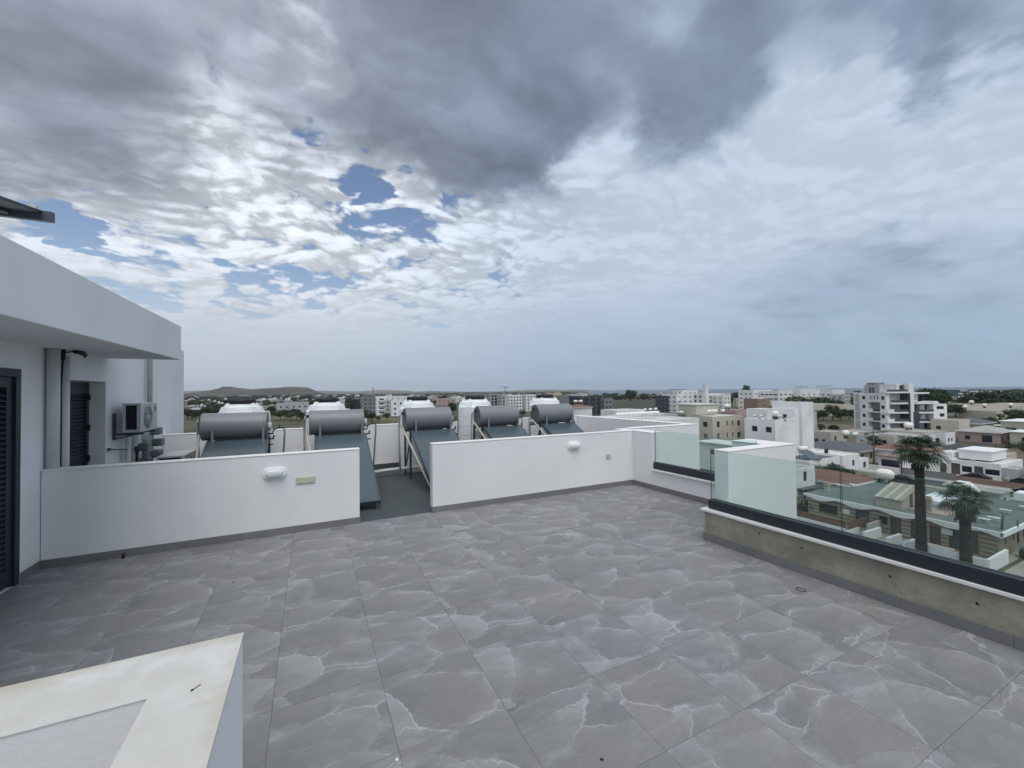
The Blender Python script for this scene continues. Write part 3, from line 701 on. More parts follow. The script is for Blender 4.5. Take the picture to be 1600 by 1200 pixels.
for k in range(34): inst('slat', slm, leaf, (X1-.035-leaf.location.x-pent.location.x, (y0+y1)/2-leaf.location.y-pent.location.y, .195+k*.0495), (0, 0, 0))
MB().box((X1-.068, y0+.08, .1), (X1-.062, y1-.08, 1.9)).build('backing', BLACKP, leaf)
# shuttered opening: leaf in its recess
xd = WX-.215; l = MB(); y0, y1 = SY0+.01, SY1-.01
l.box((xd, y0, .03), (xd+.05, y0+.07, SZ-.02)).box((xd, y1-.07, .03), (xd+.05, y1, SZ-.02)).box((xd, y0+.07, SZ-.16), (xd+.05, y1-.07, SZ-.02)).box((xd, y0+.07, .03), (xd+.05, y1-.07, .14))
sh = l.build('shutter', LOUV, pent)
sl = MB(); ln = y1-y0-.14
sl.box((-.012, -ln/2, -.018), (.012, ln/2, .018)); slm = sl.mesh('slat', [LOUV])
for k in range(36): inst('slat', slm, sh, (xd+.022-pent.location.x, (y0+y1)/2-pent.location.y, .165+k*.0465), (0, -.6, 0))
for z in (.95, 1.36, 1.77): MB().box((xd+.052, y1-.05, z-.04), (xd+.07, y1-.01, z+.04)).build('hinge', BLACKP, sh)
# insulated risers coming down on to the low wall, with a cable between
m = MB().tube([(-2.47, 6.10, .98), (-2.47, 6.10, 2.303)], .052, 16); tag(m.build('insulated_pipe', PIPEW), 'thick white boxed-in pipe rising from the low wall to the soffit', 'pipe')
m = MB().tube([(-2.475, 6.33, .4), (-2.475, 6.33, 2.24)], .045, 16); tag(m.build('insulated_pipe', PIPEW), 'slimmer white pipe right beside the thick one under the soffit', 'pipe')
m = MB().tube([(-2.455, 6.215, 1.02), (-2.455, 6.215, 1.9), (-2.44, 6.21, 2.20), (-2.42, 6.21, 2.27), (-2.36, 6.25, 2.292), (-2.34, 6.35, 2.285), (-2.34, 6.42, 2.262), (-2.345, 6.44, 2.235)], .009, 8)
m.tube([(-2.44, 6.21, 2.19), (-2.43, 6.20, 2.303)], .020, 8).tube([(-2.36, 6.25, 2.288), (-2.34, 6.36, 2.283), (-2.34, 6.43, 2.262)], .024, 8)
tag(m.build('black_cable', BLACKP), 'black cable running up between the white pipes and curling under the soffit', 'cable')
m = MB().tube([(-2.47, 9.04, .01), (-2.47, 9.04, 2.755)], .035, 10); tag(m.build('downpipe', PIPEG), 'thin grey vertical pipe on the white wall above the air conditioner', 'pipe')
# air conditioner on brackets
def ac_unit(x0, y0, z0, w, d, h, label, bracket=True):
    """w along y, d along x, fan on the +x face"""
    r = empty('air_conditioner', (x0, y0, z0), label, 'air conditioner')
    t = .03
    c = MB(); c.box((0, 0, 0), (d, w, t)).box((0, 0, h-t), (d, w, h)).box((d-.045, 0, t), (d, w, h-t)).box((0, w-t, t), (d-.045, w, h-t)).box((0, 0, t), (.03, .04, h-t)).box((.03, .012, t), (d-.045, .04, t+.012))
    c.build('casing', ACM, r, world=False, bevel=.004)
    MB().box((.012, .02, t+.002), (d-.05, w-t-.002, h-t-.002)).build('coil', GRILL, r, world=False)
    g = MB(); R = h*.40; cy, cz = w*.42, h*.5
    for rr_ in (R, R*.8, R*.6, R*.4, R*.2):
        g.tube([(d+.008, cy+rr_*math.cos(q), cz+rr_*math.sin(q)) for q in [2*PI*k/20 for k in range(21)]], .0035, 4, cap=False)
    for k in range(8):
        q = 2*PI*k/8; g.tube([(d+.008, cy, cz), (d+.008, cy+R*math.cos(q), cz+R*math.sin(q))], .003, 4)
    g.build('fan_guard', ACM, r, world=False)
    f = MB(); f.lathe([(0, .004), (R*1.02, .004)], (d, cy, cz), 24, ax='x'); f.build('fan_opening', PIPEG, r, world=False)
    f = MB(); f.lathe([(R*.2, .002), (R*.22, .006), (0, .007)], (d+.003, cy, cz), 14, ax='x'); f.build('fan_hub', TANKW, r, world=False)
    MB().box((d+.001, w-.12, h-.14), (d+.004, w-.05, h-.05)).build('badge', paint('dull_red_badge', (.22, .12, .12), .5, .1), r, world=False)
    if bracket:
        for yy in (.06, w-.10):
            k = MB(); k.box((-.128, yy, -.10), (-.10, yy+.04, .28)).box((-.10, yy, -.04), (d+.01, yy+.04, -.004)); k.tube([(-.11, yy+.02, -.09), (d*.6, yy+.02, -.03)], .01, 6)
            k.build('bracket', STEEL, r, world=False)
    return r
ac_unit(-2.40, 7.68, 1.255, .70, .20, .42, 'white air conditioner unit bracketed to the rooftop storey wall')
ac_unit(-2.20, 8.35, .22, .75, .36, .585, 'air conditioner unit standing low behind the left low wall, only its top showing', False)
m = MB()
r = empty('water_meter_rack', (-2.45, 8.5, 0), 'cluster of water meters and grey pipes on the wall below the air conditioner', 'meter rack')
for y, rad, z1, mt, bend in ((8.02, .035, 1.2, PIPEW, 0), (8.20, .02, 1.0, BLACKP, .05), (8.30, .045, 1.2, PIPEW, 0), (8.62, .05, 1.12, PIPEG, .04), (8.98, .04, 1.2, PIPEW, 0)):
    MB().tube([(-2.44+bend, y, .02), (-2.44+bend, y-.02, .5), (-2.44+bend, y, z1-.1), (-2.46+bend, y+.03, z1)], rad, 8).build('pipe', mt, r)
METER = paint('grey_green_meter', (.14, .16, .16), .5, .2, 8.)
for y, z in ((8.36, .98), (8.40, .74), (8.90, 1.18), (9.02, .98), (8.92, .80)):
    q = MB().box((-2.42, y-.09, z-.06), (-2.28, y+.09, z+.06)).build('meter', METER, r, bevel=.012)
    MB().tube([(-2.35, y-.16, z-.03), (-2.35, y+.16, z-.03)], .018, 8).build('coupling', STEEL, q)
m = MB().tube([(-2.50, 7.56, 1.045), (-2.40, 8.25, .955)], .008, 6).lathe([(.018, -.02), (.018, .02)], (-2.50, 7.56, 1.045), 8)
tag(m.build('valve_rod', STEEL), 'thin dark rod sticking out from the wall beside the meters', 'rod')
# photovoltaic frame on the roof above, seen from below
pv = empty('solar_panel_frame', (-4, 6., 2.8), 'dark solar panel on a steel frame overhanging the roof at upper left', 'solar panel')
MB().box((-6.5, 6.37, 3.752), (-2.6, 6.43, 3.862)).build('rail', STEEL, pv)
E0, E1 = Vector((-2.68, 6.55, 3.895)), Vector((-2.68, 5.0, 3.60))
p_ = MB(); n_ = Vector((0, .23, -.97))*.035
for a, c_ in ((E0, E1),):
    A = [a, c_, c_+Vector((-3.6, 0, 0)), a+Vector((-3.6, 0, 0))]; B = [q+n_ for q in A]
    p_.face(A[::-1]); p_.face(B)
    for k in range(4): p_.face([A[k], A[(k+1)%4], B[(k+1)%4], B[k]])
p_.build('panel', LOUV, pv)
MB().tube([(-2.95, 6.36, 3.79), (-2.95, 5.1, 3.50)], .022, 6).tube([(-4.6, 6.36, 3.79), (-4.6, 5.1, 3.50)], .022, 6).build('cross_bar', PIPEG, pv)
MB().box((-2.76, 6.28, 3.83), (-2.69, 6.33, 3.89)).build('clamp', PIPEW, pv)
MB().tube([(-3.4, 6.40, 2.81), (-3.4, 6.40, 3.76)], .025, 4).tube([(-5.6, 6.40, 2.81), (-5.6, 6.40, 3.76)], .025, 4).tube([(-3.4, 5.2, 2.81), (-3.4, 5.2, 3.5)], .025, 4).build('leg', STEEL, pv)

# ================================================================ SOLAR WATER HEATERS AND TANKS
def heater(x):
    r = empty('solar_water_heater', (x, 8.6, 0), '', 'solar water heater', 'solar water heaters in a row behind the low walls')
    dz = 1.235; R = .235
    d = MB().lathe_crisp([(R*.93, .004), (R*.985, .012), (R, .03), (R, .045), (R*.985, .055), (R*.985, .915), (R, .925), (R, .94), (R*.985, .958), (R*.93, .966)], (0, 0, dz), 40, ax='x')
    MB().lathe([(0, .001), (R*.93, .004)], (0, 0, dz), 40, ax='x').build('end_plate', CAPG, r, world=False); MB().lathe([(R*.93, .966), (0, .969)], (0, 0, dz), 40, ax='x').build('end_plate', CAPG, r, world=False)
    d.build('boiler', DRUM, r, world=False)
    MB().lathe([(0, .0), (.075, .0), (.075, .045), (.06, .06), (0, .06)], (.97, -.02, dz-.03), 14, ax='x').build('element_cover', PIPEW, r, world=False)
    MB().lathe([(.0, -.05), (.03, -.05), (.03, .0)], (0, .04, dz+.12), 10, ax='x').build('outlet', BLACKP, r, world=False)
    # collector: frame and glass, 2 m long, leaning on the stand
    y0, z0, y1, z1 = -2.0, .13, -.20, 1.005
    cx0, cx1 = .10, 1.0
    def sl(k, off): # point along slope
        L = math.hypot(y1-y0, z1-z0); ny, nz = -(z1-z0)/L, (y1-y0)/L
        return y0+(y1-y0)*k+ny*off, z0+(z1-z0)*k+nz*off
    f = MB()
    def slab(x0, x1, k0, k1, o0, o1, m=0):
        a, b_, c_, d_ = sl(k0, o0), sl(k1, o0), sl(k1, o1), sl(k0, o1)
        A = [(x0, *a), (x0, *b_), (x0, *c_), (x0, *d_)]; B = [(x1, *a), (x1, *b_), (x1, *c_), (x1, *d_)]
        f.face(A[::-1], m); f.face(B, m)
        for k in range(4): f.face([A[k], A[(k+1)%4], B[(k+1)%4], B[k]][::1], m)
    slab(cx0, cx1, 0, 1, -.075, -.012)
    slab(cx0, cx0+.022, 0, 1, -.012, 0); slab(cx1-.022, cx1, 0, 1, -.012, 0); slab(cx0+.022, cx1-.022, 0, .011, -.012, 0); slab(cx0+.022, cx1-.022, .989, 1, -.012, 0)
    f.build('collector_frame', COLLF, r, world=False)
    f = MB(); slab(cx0+.0225, cx1-.0225, .0115, .9885, -.0115, -.003); f.build('collector_glass', COLL, r, world=False)
    for xx in (.17, .90):
        MB().box((xx, -.262, dz-.28), (xx+.035, -.235, dz-.03)).build('strap', DRUM, r, world=False)
    for xx in (.10, .93):
        for yy, zt in ((.46, .98), (-.07, 1.02)):
            MB().box((xx, yy, .004), (xx+.038, yy+.038, zt)).box((xx-.03, yy-.03, .0005), (xx+.07, yy+.07, .004)).build('leg', STEEL, r, world=False)
        MB().box((xx, -.16, .985), (xx+.038, .50, 1.015)).build('stand_rail', STEEL, r, world=False); MB().box((xx, -2.0, .0), (xx+.038, -1.94, .10)).build('foot', STEEL, r, world=False)
        MB().tube([(xx+.02, .46, .12), (xx+.02, -.07, .9)], .014, 6).build('brace', STEEL, r, world=False)
    for yy in (.462, -.062): MB().box((.138, yy, .93), (.93, yy+.03, .965)).build('stand_beam', STEEL, r, world=False)
    MB().tube([(-.045, .04, dz-.14), (-.03, -.12, 1.0), (.17, -1.45, .10), (.20, -1.50, .085)], .021, 8).build('return_pipe', INSUL, r, world=False)
    MB().tube([(-.05, .04, dz+.12), (-.075, .10, dz+.05), (-.08, .14, .9), (-.05, .16, .15)], .019, 8).build('riser_pipe', PIPEW, r, world=False)
    m_ = MB().tube([(.96, .05, dz-.17), (1.04, .05, dz-.17), (1.05, .06, dz-.10), (1.12, .10, dz-.08), (1.22, .14, dz-.08)], .014, 8).tube([(1.0, -.15, .99), (1.06, -.15, .99), (1.07, -.1, 1.04)], .016, 6).tube([(1.0, -.3, .90), (1.07, -.3, .905)], .012, 6).tube([(1.14, .11, dz-.08), (1.14, .11, dz-.03)], .008, 5).box((1.10, .09, dz-.03), (1.18, .13, dz-.022))
    m_.build('valve_fittings', BLACKP, r, world=False)
    MB().tube([(1.22, .14, dz-.08), (1.225, .15, dz-.2), (1.19, .2, .4), (1.16, .25, .03)], .016, 8).build('feed_pipe', PIPEG, r, world=False)
    return r
CAPG = paint('grey_end_plate', (.115, .130, .140), .5, .08, 4.)
COLLF = paint('collector_frame_blue_grey', (.050, .085, .100), .4, .06)
h0 = heater(-1.66)
h0['label'] = 'leftmost grey solar water heater, its collector mostly behind the left low wall'
for x, lb in ((-.03, 'second grey solar water heater from the left, collector reaching down to the gap'), (1.735, 'middle grey solar water heater standing in the gap with its stand legs in view'),
              (3.34, 'fourth grey solar water heater from the left, behind the right low wall'), (4.825, 'rightmost grey solar water heater, beside the right parapet')):
    copy_thing(h0, (x, 8.6, 0), label=lb)
def tank(x):
    r = empty('water_tank', (x, 9.52, 0), '', 'water tank', 'white water tanks behind the solar water heaters')
    R = .41; pr_ = [(R-.02, .002)]
    for k in range(6):
        z = .06+k*.225; pr_ += [(R, z), (R, z+.200), (R-.012, z+.205), (R-.012, z+.216)]
    pr_ += [(R, 1.405), (R-.012, 1.425), (.365, 1.455), (.355, 1.49), (.34, 1.535), (.30, 1.55), (.29, 1.548), (.245, 1.565), (.22, 1.60), (.0, 1.605)]
    MB().lathe_crisp(pr_, (0, 0, 0), 40).build('shell', TANKW, r, world=False)
    for k in range(4):
        e = MB(); q = PI/4+k*PI/2; c_, s_ = math.cos(q), math.sin(q)
        def P_(rr_, t, z): return (rr_*c_-t*s_, rr_*s_+t*c_, z)
        a = [P_(.25, -.05, 1.55), P_(.345, -.05, 1.53), P_(.345, .05, 1.53), P_(.25, .05, 1.55)]; bb = [P_(.28, -.018, 1.615), P_(.31, -.018, 1.61), P_(.31, .018, 1.61), P_(.28, .018, 1.615)]
        e.face(bb)
        for i in range(4): e.face([a[i], a[(i+1)%4], bb[(i+1)%4], bb[i]])
        # upright shoulder panels between the lugs
        a0 = [P_(.30, -.10, 1.41), P_(.408, -.07, 1.41), P_(.408, .07, 1.41), P_(.30, .10, 1.41)]; b0 = [P_(.30, -.09, 1.542), P_(.368, -.065, 1.542), P_(.368, .065, 1.542), P_(.30, .09, 1.542)]
        e.face(b0)
        for i in range(4): e.face([a0[i], a0[(i+1)%4], b0[(i+1)%4], b0[i]])
        e.build('shoulder_lug', TANKW, r, world=False)
    MB().lathe([(.0, 1.606), (.235, 1.606), (.24, 1.615), (.24, 1.665), (.225, 1.685), (.0, 1.70)], (0, 0, 0), 28).build('lid', BLACKP, r, world=False)
    MB().tube([(.36, .1, 1.43), (.44, .1, 1.43), (.455, .1, 1.38), (.455, .1, .1)], .016, 8).build('inlet_pipe', PIPEW, r, world=False)
    return r
t0 = tank(-1.20); t0['label'] = 'leftmost white plastic water tank with a black lid, behind the first boiler'
for x, lb in ((.315, 'second white plastic water tank from the left with a black lid'), (2.235, 'third white plastic water tank, its ribbed body seen in the gap between stand legs'),
              (3.665, 'fourth white plastic water tank, its ribbed body clear of the boilers'), (5.68, 'rightmost white plastic water tank with a black lid, behind the last boiler')):
    copy_thing(t0, (x, 9.55, 0), label=lb)
m = MB().tube([(-2.3, 9.03, .09), (-.5, 9.03, .085), (1.0, 9.03, .10), (1.45, 9.03, .135), (1.9, 9.0, .15), (3.0, 9.0, .10), (5.9, 9.0, .09)], .036, 10)
tag(m.build('supply_pipe', PIPEW), 'long white pipe lying along the roof behind the heater stands', 'pipe')
# ================================================================ LAND, SEA, HILLS
def landmat():
    m, nt, b = newmat('dry_land'); Lk = nt.links.new
    g = nd(nt, 'ShaderNodeNewGeometry').outputs['Position']
    n1 = ntex(nt, g, .012, 5, .55, .4); n2 = ntex(nt, g, .05, 7, .6); n3 = ntex(nt, g, .6, 6, .65)
    base = ramp(nt, n1, [(.36, (.055, .060, .034)), (.46, (.105, .094, .062)), (.56, (.042, .050, .028)), (.66, (.12, .105, .075))])
    base = mixc(nt, ramp(nt, n2, [(.45, (0, 0, 0)), (.62, (.8, .8, .8))]), base, (.055, .068, .035))
    base = mixc(nt, ramp(nt, n3, [(.4, (0, 0, 0)), (.7, (.5, .5, .5))]), base, (.17, .155, .12))
    Lk(base, b.inputs['Base Color']); b.inputs['Roughness'].default_value = .95; b.inputs['Specular IOR Level'].default_value = .1
    return m
LAND = landmat()
g = MB(); rings = [0, 60, 150, 300, 600, 1000]
def coast(az):
    a = (az+180) % 360-180
    if a < 35.3 and a > -150: return 9300.
    if a < 37: return 9300.-(a-35.3)/1.7*7700.
    return 1500.+90*math.sin(a*.35)+60*math.sin(a*.9)-(120 if 38 < a < 52 else 0)+(a-37)*2
azs = [-180+k*2.5 for k in range(144)]; azs = sorted(set(azs+[35.3+.425*k for k in range(5)]+[37+.5*k for k in range(90)]))
NA = len(azs)
prev = None
for ri, rr_ in enumerate(rings[1:]+[None]):
    ring = []
    for az in azs:
        R = rr_ if rr_ else coast(az)
        a = math.radians(az); ring.append((R*math.sin(a), R*math.cos(a), GZ)); 
    n = len(g.v); g.v += ring
    if prev is None:
        c = len(g.v); g.v.append((0, 0, GZ))
        for k in range(NA): g.f.append((c, n+(k+1) % NA, n+k)); g.m.append(0); g.sm.append(False)
    else:
        for k in range(NA): j = (k+1) % NA; g.f.append((prev+k, prev+j, n+j, n+k)); g.m.append(0); g.sm.append(False)
    prev = n
o = g.build('ground', LAND, at_=(0, 0, GZ)); tag(o, kind='structure')
def seamat():
    m, nt, b = newmat('sea_water'); g = nd(nt, 'ShaderNodeNewGeometry').outputs['Position']
    n = ntex(nt, g, .004, 4); nt.links.new(ramp(nt, n, [(.35, (.030, .060, .090)), (.65, (.040, .075, .105))]), b.inputs['Base Color'])
    b.inputs['Roughness'].default_value = .35; b.inputs['Specular IOR Level'].default_value = .5
    n2 = ntex(nt, g, .25, 6, .6); bp = nd(nt, 'ShaderNodeBump'); bp.inputs['Strength'].default_value = .5; bp.inputs['Distance'].default_value = .5
    nt.links.new(n2, bp.inputs['Height']); nt.links.new(bp.outputs[0], b.inputs['Normal']); return m
s = MB(); s.face([(-200, -11500, 0), (11500, -11500, 0), (11500, 11500, 0), (-200, 11500, 0)]); o = s.build('sea', seamat(), at_=(0, 0, 0)); o.location = (0, 0, GZ-.9); tag(o, kind='structure')
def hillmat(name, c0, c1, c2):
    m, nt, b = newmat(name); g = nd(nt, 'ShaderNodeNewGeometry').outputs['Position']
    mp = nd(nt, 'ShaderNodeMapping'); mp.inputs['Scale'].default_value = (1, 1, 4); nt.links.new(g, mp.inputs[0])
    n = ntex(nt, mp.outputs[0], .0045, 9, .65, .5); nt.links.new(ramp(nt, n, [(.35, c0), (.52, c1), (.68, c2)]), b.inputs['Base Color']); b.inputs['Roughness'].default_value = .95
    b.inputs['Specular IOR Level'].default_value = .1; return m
def hill(name, prof, dep, thick, mat_, rows=9, rough=.06):
    """ridge running across the view: a solid mound with a crest profile (column, height above street)"""
    m = MB(); n = len(prof); R = []
    for r in range(rows+1):
        t = r/rows; u = 1-t if t <= 1 else 0
        row = []
        for k, (px, hh) in enumerate(prof):
            D = dep-thick*(1-math.sin(t*PI/2))*.9 if r < rows else dep
            x, y = at(px, D)
            s_ = math.sin(t*PI/2)**1.5
            z = GZ+hh*s_*(1+rough*mnoise.noise(Vector((px*.09, t*5, dep*.01)))*(1-t)*3)
            row.append((x, y, z-.5))
        R.append(row)
    back = []
    for px, hh in prof:
        x, y = at(px, dep+thick*.8); back.append((x, y, GZ-.5))
    R.append(back)
    for row in R: m.v += row
    for r in range(len(R)-1):
        for k in range(n-1):
            a = r*n+k; m.f.append((a, a+1, a+n+1, a+n)); m.m.append(0); m.sm.append(True)
    o = m.build(name, mat_); tag(o, kind='structure'); return o
def interp(pts, step):
    out = []; x = pts[0][0]
    while x <= pts[-1][0]+.01:
        for (a, ya), (b_, yb) in zip(pts, pts[1:]):
            if a <= x <= b_: 
                t = (x-a)/(b_-a); t = t*t*(3-2*t); out.append((x, ya+(yb-ya)*t)); break
        x += step
    return out
def hz(px): return 610.5-.0103*(px-800)
near = [(150, 616), (240, 615), (288, 615), (305, 613), (325, 610), (341, 607), (349, 603.9), (360, 604.1), (375, 606.2), (392, 608), (410, 606.7), (433, 606), (445, 604.6), (457, 604.2), (475, 604.8), (481, 605.4), (487, 608), (497, 612), (508, 615.5), (525, 618.4), (545, 619.5)]
DN = 3600
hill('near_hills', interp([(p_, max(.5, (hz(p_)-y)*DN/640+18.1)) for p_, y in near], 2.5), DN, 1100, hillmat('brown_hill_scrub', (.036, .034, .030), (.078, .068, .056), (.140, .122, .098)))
far = [(-250, 612), (200, 611.5), (285, 611), (315, 610.2), (330, 610.8), (480, 610.4), (500, 610.4), (530, 611), (560, 611.2), (585, 610), (605, 609.3), (630, 610), (650, 611.8), (670, 610.8), (700, 611.5), (735, 612), (770, 611.6), (795, 610.6), (830, 609.2), (900, 608.9), (925, 609.6), (945, 611)]
DF = 8000
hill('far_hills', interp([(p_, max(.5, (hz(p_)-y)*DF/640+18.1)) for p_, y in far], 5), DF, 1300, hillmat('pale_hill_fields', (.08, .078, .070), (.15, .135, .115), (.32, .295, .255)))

# ================================================================ STREET GRID NEAR BY
o = MB().box((101.2, -40, GZ+.001), (107.4, 140, GZ+.004)).build('road', ASPH); tag(o, kind='structure')
o = MB().box((98.9, -40, GZ+.001), (101.2, 140, GZ+.13)).build('pavement', PAVE); tag(o, kind='structure')
o = MB().box((107.4, -40, GZ+.001), (109.6, 140, GZ+.13)).build('pavement', PAVE); tag(o, kind='structure')
for x in (101.0, 107.4):
    MB().box((x, -40, GZ+.131), (x+.2, 140, GZ+.145)).build('kerb', TGREY, None)
    tag(COL.objects['kerb' if x < 102 else 'kerb.001'], kind='structure')
o = MB().box((104.25, -40, GZ+.0045), (104.37, 140, GZ+.008)).build('road_line', ROADP); tag(o, kind='structure')
o = MB().box((44, -40, GZ+.001), (57.9, 40, GZ+.005)).build('lane', ASPH); tag(o, kind='structure')
o = MB().box((57.9, -20, GZ+.001), (98.8, 15.0, GZ+.006)).build('yard_paving', PAVE); tag(o, kind='structure')
o = MB().box((57.9, 15.4, GZ+.001), (98.8, 35, GZ+.006)).build('yard_paving', PAVE); tag(o, kind='structure')
o = MB().box((109.7, 18, GZ+.002), (130, 48, GZ+.008)).build('yard_paving', PAVE); tag(o, kind='structure')
for r_ in ((60, 52, 180, 56), (140, 40, 146, 90), (109.6, 48, 240, 51.5)):
    o = MB().box((r_[0], r_[1], GZ+.010), (r_[2], r_[3], GZ+.014)).build('road', ASPH); tag(o, kind='structure')

# ================================================================ BUILDINGS
wcache = {}
WK = {'win': (FRAMEW, GLASSD), 'dark': (FRAMED, GLASSD), 'door': (FRAMED, SHUT), 'mid': (FRAMEW, GLASSM), 'shut': (FRAMEW, SHUT), 'gdoor': (FRAMED, GLASSM)}
def win_mesh(w, h, kind):
    k = (round(w, 2), round(h, 2), kind)
    if k not in wcache:
        f = .06 if w < 2 else .07; m = MB()
        m.box((-w/2, -.05, 0), (-w/2+f, 0, h)).box((w/2-f, -.05, 0), (w/2, 0, h)).box((-w/2+f, -.05, h-f), (w/2-f, 0, h)).box((-w/2+f, -.05, 0), (w/2-f, 0, f))
        if w > 1.0 and kind != 'door': m.box((-.03, -.045, f), (.03, 0, h-f))
        m.box((-w/2+f, -.02, f), (w/2-f, -.005, h-f), 1)
        wcache[k] = m.mesh('door' if 'door' in kind else 'window', WK[kind])
    return wcache[k]
def facade(m, L, H, ops, place, rec=.18):
    """wall of length L and height H with real openings; place(a, z, depth) maps to local coordinates"""
    xs = sorted(set([0, L]+[max(0, a-w/2) for a, z, w, h, k in ops]+[min(L, a+w/2) for a, z, w, h, k in ops]))
    zs = sorted(set([0, H]+[z for a, z, w, h, k in ops]+[min(H, z+h) for a, z, w, h, k in ops]))
    for i in range(len(xs)-1):
        run = None
        for j in range(len(zs)-1):
            cx, cz = (xs[i]+xs[i+1])/2, (zs[j]+zs[j+1])/2
            hole = any(a-w/2 < cx < a+w/2 and z < cz < z+h for a, z, w, h, k in ops)
            if hole:
                if run is not None: m.face([place(xs[i], run, 0), place(xs[i+1], run, 0), place(xs[i+1], zs[j], 0), place(xs[i], zs[j], 0)]); run = None
            elif run is None: run = zs[j]
        if run is not None: m.face([place(xs[i], run, 0), place(xs[i+1], run, 0), place(xs[i+1], H, 0), place(xs[i], H, 0)])
    for a, z, w, h, k in ops:
        x0, x1, z0, z1 = a-w/2, a+w/2, z, z+h
        m.face([place(x0, z0, 0), place(x0, z0, rec), place(x0, z1, rec), place(x0, z1, 0)]); m.face([place(x1, z0, 0), place(x1, z1, 0), place(x1, z1, rec), place(x1, z0, rec)])
        m.face([place(x0, z1, 0), place(x0, z1, rec), place(x1, z1, rec), place(x1, z1, 0)]); m.face([place(x0, z0, 0), place(x1, z0, 0), place(x1, z0, rec), place(x0, z0, rec)])
def bld(name, label, x, y, w, d, h, wall, S=(), W=(), rot=0., zb=GZ, roof=ROOFG, par=.45, cat='building', group=None, parent=None, off=(0, 0, 0), pname='wall', overhang=0., slabm=None):
    """box building; local x runs along its S front, local y along its W side"""
    r = parent or empty(name, (x, y, zb), label, cat, group, rot)
    ox, oy, oz = off; m = MB(); pt = min(.22, w*.1)
    facade(m, w, h, S, lambda a, z, q: (ox+a, oy+q, oz+z)); facade(m, d, h, W, lambda a, z, q: (ox+q, oy+a, oz+z))
    m.face([(ox+w, oy, oz), (ox+w, oy+d, oz), (ox+w, oy+d, oz+h), (ox+w, oy, oz+h)]); m.face([(ox, oy+d, oz), (ox, oy+d, oz+h), (ox+w, oy+d, oz+h), (ox+w, oy+d, oz)])
    m.face([(ox, oy, oz), (ox+w, oy, oz), (ox+w, oy+d, oz), (ox, oy+d, oz)])
    if par > 0:
        O = [(ox, oy), (ox+w, oy), (ox+w, oy+d), (ox, oy+d)]; I = [(ox+pt, oy+pt), (ox+w-pt, oy+pt), (ox+w-pt, oy+d-pt), (ox+pt, oy+d-pt)]
        for k in range(4):
            j = (k+1) % 4; m.face([(*O[k], oz+h), (*O[j], oz+h), (*I[j], oz+h), (*I[k], oz+h)]); m.face([(*I[k], oz+h), (*I[j], oz+h), (*I[j], oz+h-par), (*I[k], oz+h-par)])
        MB().box((ox+pt+.002, oy+pt+.002, oz+h-par-.1), (ox+w-pt-.002, oy+d-pt-.002, oz+h-par)).build('roof', roof, r, world=False)
    else:
        o_ = overhang; MB().box((ox-o_, oy-o_, oz+h+.002), (ox+w+o_, oy+d+o_, oz+h+.22)).build('roof', slabm or roof, r, world=False)
    m.build(pname, wall, r, world=False)
    for a, z, ww, hh, k in S: inst('door' if 'door' in k else 'window', win_mesh(ww, hh, k), r, (ox+a, oy+.17, oz+z), (0, 0, 0))
    for a, z, ww, hh, k in W: inst('door' if 'door' in k else 'window', win_mesh(ww, hh, k), r, (ox+.17, oy+a, oz+z), (0, 0, -PI/2))
    return r
def grid(L, n, floors, z0=1.2, fh=3.1, w=1.4, h=1.3, k='win', marg=1.2, skip=()):
    st = (L-2*marg)/max(1, n); return [(marg+st*(i+.5), z0+f*fh, w, h, k) for f in range(floors) for i in range(n) if (i, f) not in skip]
def lbox(r, nm, a, b_, mat_): return MB().box(a, b_).build(nm, mat_, r, world=False)
def roof_boiler(x, y, z, rot, label, s=1., group=None, drum=TANKB, panels=True):
    """white solar boiler on a town roof"""
    r = empty('roof_solar_heater', (x, y, z), label, 'solar water heater', group, rot)
    MB().lathe([(0, -.62*s), (.26*s, -.6*s), (.31*s, -.52*s), (.31*s, .52*s), (.26*s, .6*s), (0, .62*s)], (0, 0, 1.15*s), 14, ax='x').build('boiler', drum, r, world=False)
    MB().tube([(-.4*s, .1*s, 0), (-.4*s, .1*s, .9*s)], .03*s, 4).tube([(.4*s, .1*s, 0), (.4*s, .1*s, .9*s)], .03*s, 4).tube([(-.4*s, .1*s, .5*s), (.4*s, .1*s, .5*s)], .03*s, 4).build('stand', STEEL, r, world=False)
    if panels:
        m = MB(); m.face([(-.85*s, -.25*s, .95*s), (.85*s, -.25*s, .95*s), (.85*s, -1.75*s, .1*s), (-.85*s, -1.75*s, .1*s)][::-1]); m.face([(-.85*s, -.25*s, .87*s), (.85*s, -.25*s, .87*s), (.85*s, -1.75*s, .02*s), (-.85*s, -1.75*s, .02*s)])
        m.face([(-.85*s, -.25*s, .95*s), (-.85*s, -.25*s, .87*s), (-.85*s, -1.75*s, .02*s), (-.85*s, -1.75*s, .1*s)]); m.build('collector', COLL, r, world=False)
    return r
def barrel(x, y, z, label, r_=.75, L=1.1, rot=0., name='rooftop_tank'):
    """rounded horizontal roof tank on a low frame"""
    r = empty(name, (x, y, z), label, 'water tank', None, rot)
    MB().lathe([(0, -L), (r_*.55, -L*.93), (r_*.9, -L*.65), (r_, -L*.3), (r_, L*.3), (r_*.9, L*.65), (r_*.55, L*.93), (0, L)], (0, 0, r_+.5), 16, ax='x').build('shell', TANKB, r, world=False)
    MB().box((-L*.6, -.4, 0), (-L*.5, .4, .75)).box((L*.5, -.4, 0), (L*.6, .4, .75)).box((-L*.5, -.05, .3), (L*.5, .05, .4)).build('stand', STEEL, r, world=False)
    return r

